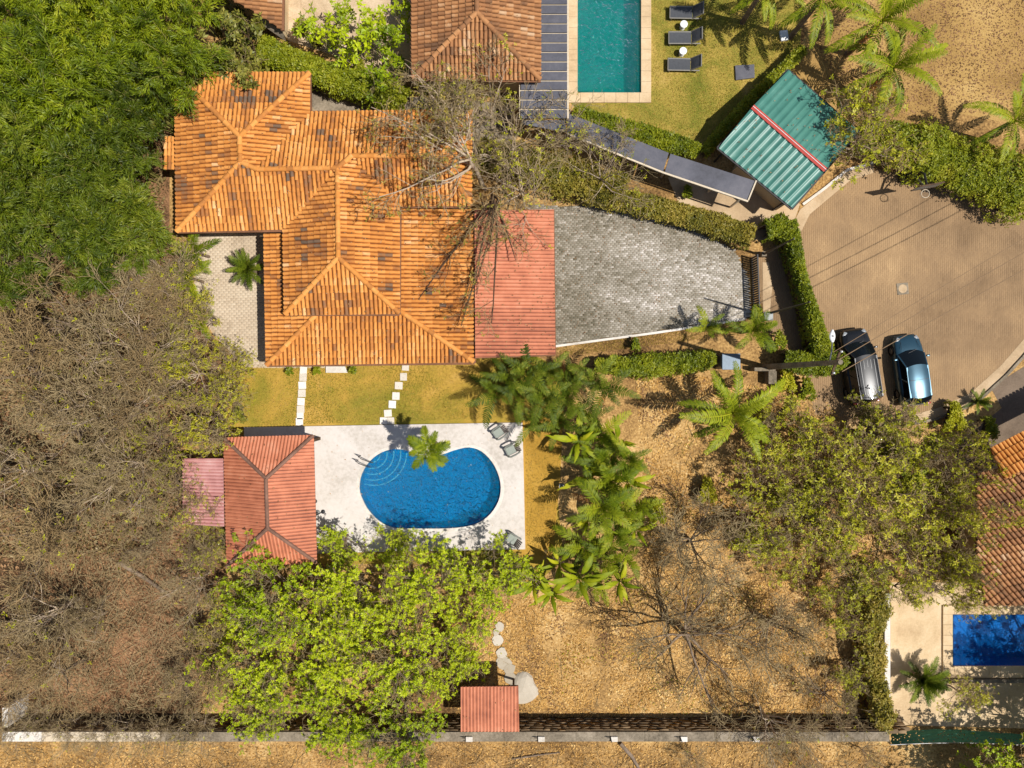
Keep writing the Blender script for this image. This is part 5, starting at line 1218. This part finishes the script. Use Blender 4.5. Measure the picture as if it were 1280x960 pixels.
def palm(name, px, py, hpx, H, meshes, nf, label, cat='palm', group=None, scale=1.0, tr=.11, bark='bark', part='frond', jit=.25, seed=0, drop=(), dead=0):
    rng = random.Random(seed*77 + int(px)); p = W(px, py, hpx); t = thing(name, (p.x, p.y, 0), label, cat, group)
    if H > .3:
        m = MB(); k = 9; bend = [rng.uniform(-.05, .05), rng.uniform(-.05, .05)]
        pts = [Vector((bend[0]*math.sin(3*i/k)*H*.4, bend[1]*math.sin(2.4*i/k)*H*.4, H*i/(k-1))) for i in range(k)]; m.tube(pts, [tr*(1.35 - .5*i/(k-1) + .05*(i % 2)) for i in range(k)], 10); m.build('trunk', M[bark], t, smooth=True); top = pts[-1]
    else: top = Vector((0, 0, .1))
    for i in range(nf):
        ring = i/nf; mm = meshes[min(len(meshes)-1, int(ring*len(meshes)))]
        o = link(part, mm, t); o.location = top; a = i*2.39996 + rng.uniform(-jit, jit); s = scale*rng.uniform(.85, 1.12); o.rotation_euler = (rng.uniform(-.12, .12), rng.uniform(-.1, .1), a); o.scale = (s, s, s)
    for i in range(dead):
        o = link(part, DEAD, t); o.location = top - Vector((0, 0, .1)); a = rng.uniform(0, 6.28); o.rotation_euler = (0, 0, a); o.scale = (scale*.85,)*3; o['label'] = 'dead brown frond'
    return t
DEAD = frond_mesh(90, 2.4, -20, -75, 20, .45, 'deadfrond', .05, .6)
COCO = [frond_mesh(1, 3.0, 72, 25, 27, .6, 'coco', .09, 1.0, .14), frond_mesh(2, 3.5, 50, -12, 28, .64, 'coco', .095, 1.2, -.16), frond_mesh(3, 3.5, 28, -36, 28, .64, 'coco', .095, 1.3, .18, tl=.42), frond_mesh(4, 3.1, 6, -52, 26, .58, 'coco', .09, 1.3, -.14, tl=.3)]
ARECA = [frond_mesh(5, 1.9, 80, 20, 18, .48, 'darkpalm', .075, .6, .16), frond_mesh(6, 2.4, 58, -18, 19, .52, 'darkpalm', .08, .8, -.22), frond_mesh(7, 2.4, 36, -42, 19, .52, 'darkpalm', .08, .8, .2, tl=.36)]
YARECA = [frond_mesh(8, 1.8, 76, 12, 18, .48, 'palm', .08, .6, .16), frond_mesh(9, 2.3, 56, -20, 19, .52, 'palm', .085, .8, -.22), frond_mesh(10, 2.2, 32, -42, 19, .52, 'palm', .085, .8, .18, tl=.36)]
XMAS = [frond_mesh(15, 1.35, 50, -25, 26, .42, 'palm', .055, .45, .03), frond_mesh(16, 1.4, 32, -42, 26, .42, 'palm', .055, .5, -.04), frond_mesh(17, 1.4, 15, -50, 26, .42, 'palm', .055, .5, .02)]
BUSHY = [frond_mesh(18, 1.35, 80, 40, 28, .30, 'darkpalm', .045, .2, .03), frond_mesh(19, 1.5, 55, 5, 28, .30, 'darkpalm', .045, .2, -.04), frond_mesh(20, 1.5, 28, -20, 28, .30, 'darkpalm', .045, .2, .02)]
BAN = [blade_mesh(31, 1.9, 76, 0, .36, 'banana'), blade_mesh(32, 2.3, 58, -35, .38, 'banana'), blade_mesh(33, 2.0, 36, -55, .36, 'banana'), blade_mesh(34, 1.7, 64, -20, .3, 'banana')]

palm('palm_tree', 535, 560, 4.1, 3.9, XMAS, 11, 'small slender palm standing at the notch of the kidney shaped pool', tr=.09, seed=1)
palm('coconut_palm', 917, 517, 3.2, 3.0, COCO, 15, 'large coconut palm with wide yellow green fronds alone on the dry yard', seed=2, tr=.14, dead=2, jit=.5)
palm('coconut_palm', 942, 412, 2.4, 2.2, YARECA, 12, 'small palm beside the grey gate pillar', scale=.85, seed=3, tr=.08)
palm('palm_shrub', 885, 408, 1.8, 1.6, YARECA, 7, 'thin young palm on the grass strip by the driveway kerb', scale=.6, seed=4, tr=.05)
palm('palm_shrub', 309, 336, 1.6, 1.3, BUSHY, 26, 'bushy green palm in the paved side court beside the house', scale=.85, seed=5, tr=.12)
for x, y, sc, lb in ((240, 312, .8, 'yellow green palm at the inner corner of the side court'), (232, 345, .75, 'yellow green palm in the brush beside the pale court paving'), (248, 402, .5, 'low yellowish palm shrub between the bare trees and side court')):
    palm('palm_shrub', x, y, 2.4, 2.0, YARECA, 11, lb, scale=sc, seed=int(x), tr=.07)
for i, (x, y, hh, sc, lb) in enumerate(((1105, 22, 4.2, 1.0, 'tall coconut palm at the top of the brown lot beside the lawn'), (1120, 82, 3.6, .95, 'coconut palm with broken fronds just beyond the green garage'), (1030, -6, 4.6, .9, 'coconut palm at the photo edge shading the neighbour lawn'), (1272, 150, 3.2, .8, 'coconut palm at the far edge of the brown lot above the hedge'), (960, -22, 4.2, .7, 'coconut palm just out of frame above the sun loungers'))):
    palm('coconut_palm', x, y, hh + .3, hh, COCO, 13, lb, scale=sc, seed=20 + i, tr=.13, dead=2 if i < 2 else 0)
ap = [(636,472,'at the house end of the thicket'),(658,463,'tucked under the carport edge'),(686,464,'in front of the carport corner post'),(712,470,'where the driveway kerb meets the thicket'),(620,490,'nearest the stepping stones across the lawn'),(650,492,'in the heart of the thicket'),(680,496,'in the thicket directly above the golden lawn strip'),(710,497,'between the thicket and the banana strip'),(742,478,'below the end of the shrub bed'),(758,486,'at the dry yard edge of the thicket'),(668,528,'hanging over the deck corner'),(700,527,'at the top end of the golden lawn strip'),(738,522,'heading the banana strip')]
for i, (x, y, lb) in enumerate(ap):
    palm('feather_palm', x, y, 2.6, random.uniform(1.0, 3.0), ARECA, 8, 'dark green feather palm ' + lb, 'palm', 'feather palms of the thicket', random.uniform(.7, .92), .06, seed=40 + i, jit=.6, dead=1 if i % 3 == 0 else 0)
bp = [(728,548,'at the top of the planted strip towards the lawn'),(750,545,''),(772,552,'at the top of the planted strip towards the coconut palm'),(735,575,'overhanging the golden lawn above the garden lamp'),(760,578,''),(783,572,'leaning towards the coconut palm shadow'),(742,605,'right beside the small garden lamp'),(765,602,''),(788,610,'on the yard side, level with the garden lamp'),(750,632,'just below the garden lamp'),(774,640,''),(795,636,'next to the grey green shrub of the yard'),(742,662,'level with the lone deck chair'),(768,668,''),(790,668,'on the yard side below the grey green shrub'),(735,692,'near the lower end of the golden lawn'),(760,698,''),(785,700,'by the twigs of the pinkish bare tree'),(720,722,'at the foot of the strip beside the canopy'),(748,728,''),(772,728,'at the foot of the strip towards the big bare tree')]
yl = iter(('first from the thicket', 'second from the thicket', 'beside the garden lamp plants', 'at mid strip', 'below mid strip', 'near the foot of the strip', 'last at the foot of the strip'))
for i, (x, y, lb) in enumerate(bp):
    if lb and i % 2 == 1 and i > 2: palm('feather_palm', x, y, 2.5, random.uniform(.8, 3.0), YARECA, 8, 'yellow green feather palm ' + lb, 'palm', 'yellow green palms of the planted strip', random.uniform(.75, 1.1), .06, seed=70 + i, jit=.6, dead=1 if i % 3 == 0 else 0)
    elif lb: palm('banana_plant', x + random.uniform(-6, 6), y + random.uniform(-6, 6), 2.4, random.uniform(.7, 2.4), BAN, 9, 'yellow green banana plant ' + lb, 'banana plant', 'banana plants of the planted strip', random.uniform(.7, 1.15), .09, 'cane', 'leaf', .8, seed=70 + i)
    else: palm('feather_palm', x, y, 2.5, random.uniform(.8, 3.0), YARECA, 8, 'yellow green feather palm among the banana plants, ' + next(yl), 'palm', 'yellow green palms of the planted strip', random.uniform(.75, 1.1), .06, seed=70 + i, jit=.6)
for i, (x, y, lb) in enumerate(((700, 708, 'banana plant with yellow leaves at the lower end of the golden lawn'), (690, 745, 'banana plant half under the bright green canopy'), (668, 735, 'banana plant beside the pale round planter'))):
    palm('banana_plant', x, y, 1.8, 1.0, BAN, 9, lb, 'banana plant', None, .85, .08, 'cane', 'leaf', seed=120 + i)
palm('cycad', 1158, 853, 1.4, .9, BUSHY, 30, 'grey green spiky cycad on the beige court beside the net fence', 'cycad', scale=1.05, seed=140, tr=.16)
palm('cycad', 1228, 502, .9, .4, BUSHY, 16, 'small spiky palm at the cul-de-sac kerb near the forecourt', 'palm', scale=.6, seed=141, tr=.1)
palm('palm_shrub', 1140, 600, 3, 2.4, YARECA, 9, 'small palm hidden among olive leafed trees at the corner thicket', scale=.6, seed=142, tr=.06)

# hedges and shrubs ----------------------------------------------------------------
def hedge(name, pts, wid, h, mat, label, cat='hedge', dens=70, ll=.15, lw=.085, k=4, seed=0, rag=.18, base=0.0, group=None):
    """clipped or loose hedge along pixel points given at its top height"""
    rng = np.random.default_rng(seed + 900); Q = PX([(p[0], p[1]) for p in pts], h); ws = [p[2] if len(p) > 2 else wid for p in pts]; o = thing(name, (Q[0].x, Q[0].y, 0), label, cat, group)
    rows = []; cum = [0]
    for i in range(len(Q)-1): cum.append(cum[-1] + (Q[i+1] - Q[i]).length)
    tot = cum[-1]; n = int(tot*(np.mean(ws) + 2*h)*dens); s = rng.uniform(-.02*tot, 1.02*tot, n); i = np.clip(np.searchsorted(cum, s) - 1, 0, len(Q)-2); cum = np.array(cum); f = np.clip((s - cum[i])/(cum[i+1] - cum[i]), -.06, 1.06)
    q = np.array([[a.x, a.y] for a in Q]); dirv = unit(q[1:] - q[:-1]); c = q[i]*(1 - f[:, None]) + q[i+1]*f[:, None]; w = np.array(ws)[i]*(1 - f) + np.array(ws)[i+1]*f; nn = np.stack([-dirv[i, 1], dirv[i, 0]], 1)
    th = rng.uniform(-.15*np.pi, 1.15*np.pi, n); lump = 1 + rag*(vnoise(c[:, 0], c[:, 1], .8, seed)*2 - 1) + rng.normal(0, .09, n); ex = .6
    tp = rng.random(n) < .72; us = rng.uniform(-1, 1, n); th = np.where(tp, np.arccos(us), th); cu = np.where(tp, us*w/2*(.94 + .1*rng.random(n)), np.sign(np.cos(th))*np.abs(np.cos(th))**ex*w/2*lump); cz = np.sign(np.sin(th))*np.abs(np.sin(th))**ex; z = np.where(tp, h*(1 - .32*np.abs(us)**4)*(.62 + .38*lump) + .05, np.where(cz > 0, h*(.5 + .5*cz*lump), h*(.5 + .5*cz))); X = c + nn*cu[:, None]
    pos = np.stack([X[:, 0] - Q[0].x, X[:, 1] - Q[0].y, np.maximum(z, .05)], 1); ax = unit(np.stack([nn[:, 0]*np.cos(th), nn[:, 1]*np.cos(th), np.sin(th) + .5], 1))
    V, F = rosettes(pos, k, ll, lw, rng, .3, ax, .45); ct = np.repeat(.25 + .5*vnoise(X[:, 0], X[:, 1], .7, seed + 3) + rng.normal(0, .14, n), k) + rng.normal(0, .08, n*k)
    link('foliage', np_mesh('foliage', V, F, M[mat], np.clip(ct, 0, 1)), o, 'stuff')
    m = MB()
    for j in range(len(Q)):
        d = dirv[min(j, len(dirv)-1)]; nv = Vector((-d[1], d[0], 0)); ww = ws[j]*.33; cpt = Q[j] - Vector((Q[0].x, Q[0].y, h)); rows.append([cpt + nv*ww, cpt + nv*ww*.9 + Vector((0,0,h*.62)), cpt - nv*ww*.9 + Vector((0,0,h*.62)), cpt - nv*ww])
    m.grid(rows); m.build('stems', M['darkbark'], o); return o
hedge('clipped_hedge', [(326,58),(360,72),(400,88),(440,101),(480,112),(505,122)], 1.5, 2.0, 'hedge', 'thick bright green hedge between the pale courtyard and the tiled house', seed=1, dens=110)
hedge('driveway_hedge', [(738,238),(790,250),(840,262),(890,276),(938,293)], 1.25, 1.5, 'bloom', 'flecked olive hedge curving along the far side of the paved driveway', seed=2, dens=100)
hedge('loose_hedge', [(600,190),(660,205),(720,220),(780,236)], 2.0, 1.6, 'bloom', 'loose scrubby hedge under tangled trees beside the angled walkway roof', seed=3, dens=80, rag=.4)
hedge('lawn_hedge', [(720,140,.8),(760,154,1.2),(800,166,1.3),(850,180,1.1),(872,186,.7)], 1.2, 1.2, 'hedge', 'yellow green low hedge between the teal pool lawn and the angled walkway', seed=4, dens=100)
hedge('lawn_edge_hedge', [(1003,62),(975,90),(940,122),(905,160),(882,188)], .6, 1.0, 'hedge', 'dark hedge line in the shade of the green garage', seed=5)
hedge('street_hedge', [(1082,164,1.6),(1120,172,2.4),(1170,186,3.0),(1220,204,3.4),(1300,238,3.6)], 3.0, 2.0, 'hedge', 'broad bright green hedge bounding the cul-de-sac below the brown lot', seed=6, dens=90, rag=.3)
hedge('wall_creeper', [(962,285,1.0),(985,278,1.4),(994,302,.85),(1001,335,.65),(1011,370,.7),(1021,405,.85),(1032,440,1.2)], 1.0, 1.9, 'hedge', 'narrow creeper covered wall dividing driveway mouth from the cul-de-sac', seed=7, dens=110)
hedge('verge_hedge', [(748,456,.7),(790,458,1.2),(830,456,1.4),(870,452,1.3),(892,447,.9)], 1.2, 1.2, 'hedge', 'long green shrub bed below the driveway grass strip', seed=8, dens=80, rag=.4)
hedge('gate_hedge', [(985,448,1.0),(1010,455,1.3),(1040,456,1.2),(1058,448,.9)], 1.2, 1.8, 'hedge', 'dark leafy hedge between gate pillar and the black car', seed=9, dens=90, rag=.3)
hedge('wall_creeper', [(1100,742,1.4),(1096,790,1.6),(1098,830,1.5),(1104,870,1.3),(1110,915,1.0)], 1.3, 2.0, 'bloom', 'olive creeper smothering the white boundary wall of the beige court', seed=10, dens=75, rag=.75)
def shrub(px, py, r, h, mat, label, seed, dens=120, ll=.15, group=None):
    k = r*.5; a = W(px, py, h); d = r*.35*PPM
    return hedge('shrub', [(px - d, py), (px, py + d*.3), (px + d, py)], r*1.5, h, mat, label, 'shrub', dens, ll, .085, 4, seed, .35, group=group)
for i, (x, y, r, h, mt, lb) in enumerate(((795,430,.45,.7,'hedge','small round shrub alone on the golden grass under the driveway kerb'),(362,463,.3,.5,'hedge','small green shrub left of the pale stepping stones at the house front'),(396,461,.35,.5,'hedge','small green shrub between stepping stones and white door step'),(441,461,.3,.5,'hedge','small green shrub just past the white door step'),
        (885,612,1.0,.9,'sparse','round yellow green shrub on the dry yard below the coconut palm'),(823,640,.9,1.0,'olive','grey green shrub beside the banana strip on the dry yard'),(298,516,.6,.8,'broad','grey leafed shrub near the lawn corner behind the pool house'),(985,475,.9,1.0,'olive','leafy shrub between gate pillar and coconut palm'),(1010,485,.8,1.0,'hedge','green shrub below the leafy gate hedge'),
        (975,425,.7,1.0,'hedge','green shrub at the foot of the pale kerb and gate pillar'),(1195,520,1.2,1.0,'olive','pale yellow shrub along the cul-de-sac kerb'),(1240,535,.9,1.2,'hedge','green shrub at the dark forecourt wall'),(860,238,.5,.7,'hedge','small shrub under the end of the angled walkway'),(640,735,.5,.8,'hedge','green shrub beside the pale round planter'),
        (395,45,.6,.8,'broad','dark red brown shrub in the pale courtyard near the corner house'),(450,85,.7,.9,'hedge','green shrub at the hedge side of the pale courtyard'),(375,30,.6,.8,'bloom','reddish shrub close to the corner house gutter'))):
    shrub(x, y, r, h, mt, lb, 60 + i)

# scattered leaves, grass and undergrowth -------------------------------------------
def scatter(name, polys, n, mat, l, w, z, seed, up=.25, kind='stuff', label=None, cat=None, dens=None, zr=0.0):
    rng = np.random.default_rng(seed); A = []
    P = [[(p.x, p.y) for p in PX(q)] for q in polys]
    for q in P:
        a = np.array(q); lo, hi = a.min(0), a.max(0); m = int(n*3/len(P)); X = rng.uniform(lo[0], hi[0], m); Y = rng.uniform(lo[1], hi[1], m); k = inside(q, X, Y)
        if dens: k &= rng.random(m) < dens(X, Y)
        A.append(np.stack([X[k], Y[k]], 1)[:int(n/len(P))])
    A = np.concatenate(A); N = len(A); z_ = z + rng.uniform(0, .03, N) + zr*rng.random(N)**2
    a = rng.uniform(0, 6.28, N); d = unit(np.stack([np.cos(a), np.sin(a), rng.normal(0, up, N)], 1)); nm = unit(np.array([0, 0, 1.0]) + rng.normal(0, up*1.3, (N, 3)))
    V, F = leaves(np.stack([A[:, 0], A[:, 1], z_], 1), d, nm, l*rng.uniform(.45, 1.0, N)*np.where(rng.random(N) < .12, 1.9, 1.0), w*rng.uniform(.7, 1.3, N))
    tt = .2 + .6*vnoise(A[:, 0], A[:, 1], 1.4, seed) + rng.normal(0, .2, N)
    o = link(name, np_mesh(name, V, F, M[mat], np.clip(tt, 0, 1)), None, kind); return tag(o, label, cat)
yard = [(795,470),(880,470),(1030,500),(1085,560),(1095,740),(1108,892),(560,897),(560,760),(660,745),(720,745),(800,735),(812,640),(800,560)]
scatter('weeds', [yard], 5000, 'olive', .13, .06, .02, 221, .7, zr=.12, label='low green weeds coming up through the dry yard', cat='weeds', dens=lambda X, Y: np.clip((vnoise(X, Y, 1.9, 31) - .55)*3, 0, 1))
scatter('leaf_litter', [yard], 42000, 'litter', .17, .10, .015, 201, .35, dens=lambda X, Y: np.clip((vnoise(X, Y, 1.5, 32)*.6 + vnoise(X, Y, .5, 33)*.4 - .25)*2.2, .05, 1), label='dry golden leaf litter covering the yard', cat='leaf litter')
scatter('leaf_litter', [[(-60,930),(1115,930),(1115,1010),(-60,1010)]], 14000, 'litter', .16, .09, .02, 202, .35, label='dry leaf litter beyond the retaining wall', cat='leaf litter')
scatter('leaf_litter', [[(-80,320),(215,320),(270,540),(225,670),(280,720),(245,905),(-80,905)]], 30000, 'brownlitter', .18, .10, .015, 203, .4, label='brown leaf litter on the woodland floor', cat='leaf litter')
scatter('undergrowth', [[(-80,300),(210,320),(255,470),(225,570),(225,660),(190,690),(-80,700)]], 20000, 'under', .26, .10, .05, 204, .7, zr=.9, label='olive brown undergrowth below the leafless trees', cat='undergrowth')
scatter('undergrowth', [[(-80,-60),(240,-60),(215,100),(205,310),(-80,330)]], 16000, 'under', .3, .12, .05, 205, .7, zr=.8, label='dark undergrowth below the feathery grove', cat='undergrowth')
scatter('leaf_litter', [[(1040,-40),(1330,-40),(1330,150),(1190,140),(1080,160),(1020,60)]], 9000, 'brownlitter', .13, .08, .015, 206, .35, label='sparse dry leaves on the brown lot', cat='leaf litter')
scatter('grass', [[(267,470),(300,456),(600,452),(655,445),(652,522),(322,532)]], 16000, 'grassblade', .10, .025, .03, 207, .9, label='short dry grass of the lawn before the house', cat='grass')
scatter('grass', [[(656,528),(704,528),(696,640),(688,700),(658,690)],[(696,434),(930,402),(925,418),(700,446)]], 8000, 'grassblade', .10, .025, .03, 208, .9, label='golden grass strips beside deck and driveway', cat='grass')
scatter('grass', [[(815,-20),(1000,-20),(998,55),(962,92),(900,158),(870,180),(735,148),(716,130),(814,130)]], 14000, 'grassblade', .10, .025, .03, 209, .9, label='patchy grass of the lawn beside the teal pool', cat='grass')
scatter('fallen_leaves', [[(315,540),(645,535),(650,680),(400,684)]], 90, 'litter', .09, .05, .145, 210, .3, label='few fallen leaves on the white deck', cat='fallen leaves')
scatter('fallen_leaves', [[(695,262),(760,258),(915,314),(934,390),(695,428)]], 700, 'brownlitter', .09, .05, .05, 211, .3, label='fallen leaves on the driveway pavers', cat='fallen leaves')
for par, sel, n in ((house, 0.5, 700), (carport, 1, 260), (poolhouse, 1, 160), (shed, 1, 40), (gshed, 1, 60), (nh, .6, 500)):
    g = np.random.default_rng(n); C_ = []; N_ = []
    for (pp, pl, poly) in ROOFS:
        if pp is not par: continue
        q = np.array(poly); lo, hi = q.min(0), q.max(0); m = max(4, int(n*np.prod(hi - lo)/130)); X = g.uniform(lo[0], hi[0], m); Y = g.uniform(lo[1], hi[1], m); k = inside(poly, X, Y)
        for x, y in zip(X[k], Y[k]): C_.append((x, y, pl.z(x, y) + .14)); N_.append(tuple(pl.n))
    if not C_: continue
    C_ = np.array(C_); N_ = np.array(N_); m = len(C_); dd = unit(np.cross(N_, g.normal(0, 1, (m, 3)))); V, F = leaves(C_, dd, unit(N_ + g.normal(0, .2, (m, 3))), g.uniform(.07, .16, m), .06)
    link('fallen_leaves', np_mesh('fallen_leaves', V, F, M['brownlitter'], g.uniform(0, 1, m)), par, 'stuff')
for x, y, s, lb in ((30, 900, .42, 'dry brush against the white end of the retaining wall'), (130, 908, .36, 'dry brush hanging over the beige part of the wall cap'), (205, 908, .45, 'dry brush where the beige wall cap turns grey'), (250, 900, .5, 'dry brush over the wall just before the bright green canopy'), (100, 903, .4, 'dry brush leaning over the wall near its whitish end'), (165, 900, .42, 'dry brush over the wall below the reddish clearing'), (60, 890, .35, 'dry brush beside the short white wall stub'), (865, 946, .3, 'low dry brush heap beyond the wall below the big bare tree'), (1000, 948, .3, 'low dry brush beyond the wall towards the net fence'), (1078, 938, .32, 'low dry brush at the outer corner of the retaining wall'), (690, 700, .22, 'small dry brush at the lower end of the golden lawn')): place(BA[0], USED, x, y, .5, s, lb, None, 'dry brush')
def twig_litter(polys, n, seed, mat, label, zr=.12, L=(.5, 1.5)):
    rng = np.random.default_rng(seed); A = []
    for q in polys:
        q = [(p.x, p.y) for p in PX(q)]; arr = np.array(q); lo, hi = arr.min(0), arr.max(0); X = rng.uniform(lo[0], hi[0], n*3); Y = rng.uniform(lo[1], hi[1], n*3); k = inside(q, X, Y); A.append(np.stack([X[k], Y[k]], 1)[:n//len(polys)])
    A = np.concatenate(A); m = len(A); P = np.zeros((m, 5, 3)); az = rng.uniform(0, 6.28, m); l = rng.uniform(L[0], L[1], m)/4; P[:, 0, :2] = A; P[:, 0, 2] = rng.uniform(.02, .05 + zr, m); dz = rng.normal(0, .08, m)
    for j in range(1, 5):
        az = az + rng.normal(0, .28, m); P[:, j, 0] = P[:, j-1, 0] + np.cos(az)*l; P[:, j, 1] = P[:, j-1, 1] + np.sin(az)*l; P[:, j, 2] = np.maximum(P[:, j-1, 2] + dz*l, .015)
    R = np.linspace(1, .5, 5)[None]*rng.uniform(.009, .022, m)[:, None]; v, f = tubes(P, R, 3)
    tag(link('twig_litter', np_mesh('twig_litter', v, f, M[mat]), None, 'stuff'), label, 'twig litter')
twig_litter([[(30,650),(215,660),(240,760),(250,905),(20,905)]], 2600, 301, 'twig', 'fine pinkish grey twigs strewn over the reddish woodland clearing', .45)
twig_litter([[(-60,330),(200,330),(240,500),(220,660),(-60,660)]], 1800, 302, 'twig', 'fallen twigs on the floor of the dry woodland', .4)
twig_litter([yard], 900, 303, 'browntwig', 'thin fallen twigs on the dry yard', .05, (.3, 1.0))
twig_litter([[(0,932),(1110,932),(1110,975),(0,975)]], 700, 304, 'browntwig', 'fallen twigs beyond the retaining wall', .1, (.4, 1.2))
scatter('leaf_litter', [yard], 9000, 'brownlitter', .16, .09, .03, 222, .4, label='brown drifts of older leaves on the dry yard', cat='leaf litter', dens=lambda X, Y: np.clip((vnoise(X, Y, 1.7, 41)*.7 + vnoise(X, Y, .6, 42)*.3 - .52)*6, 0, 1))
scatter('grass', [[(267,470),(300,456),(600,452),(655,445),(652,522),(322,532)],[(815,-20),(1000,-20),(998,55),(962,92),(900,158),(870,180),(735,148),(716,130),(814,130)]], 14000, 'hedge', .09, .025, .03, 223, .9, label='greener grass tufts in patches of both lawns', cat='grass', dens=lambda X, Y: np.clip((vnoise(X, Y, 1.6, 43)*.7 + vnoise(X, Y, .5, 44)*.3 - .5)*5, 0, 1))
# dead logs beyond the wall
for x, y, x2, y2, r, lb in ((775, 928, 800, 962, .13, 'dark dead log lying beyond the retaining wall below the bare tree'), (150, 702, 215, 745, .14, 'fallen grey branch on the brown woodland floor'), (640, 948, 700, 940, .06, 'thin pale fallen branch beyond the wall near the red shed')):
    a = W(x, y); b = W(x2, y2); m = MB(); m.tube([Vector((0,0,r)), (b-a)*.5 + Vector((.1,.05,r*1.3)), (b-a) + Vector((0,0,r))], [r, r*.85, r*.6], 8)
    o = m.build('fallen_log', M['bark'], None, smooth=True); o.location = a; tag(o, lb, 'log')
# anything grown as a model but not placed is removed
for o in list(C.objects):
    if o.parent is None and o.type == 'EMPTY' and not o.get('label') and o.get('kind') != 'structure':
        for c in list(o.children): bpy.data.objects.remove(c)
        bpy.data.objects.remove(o)
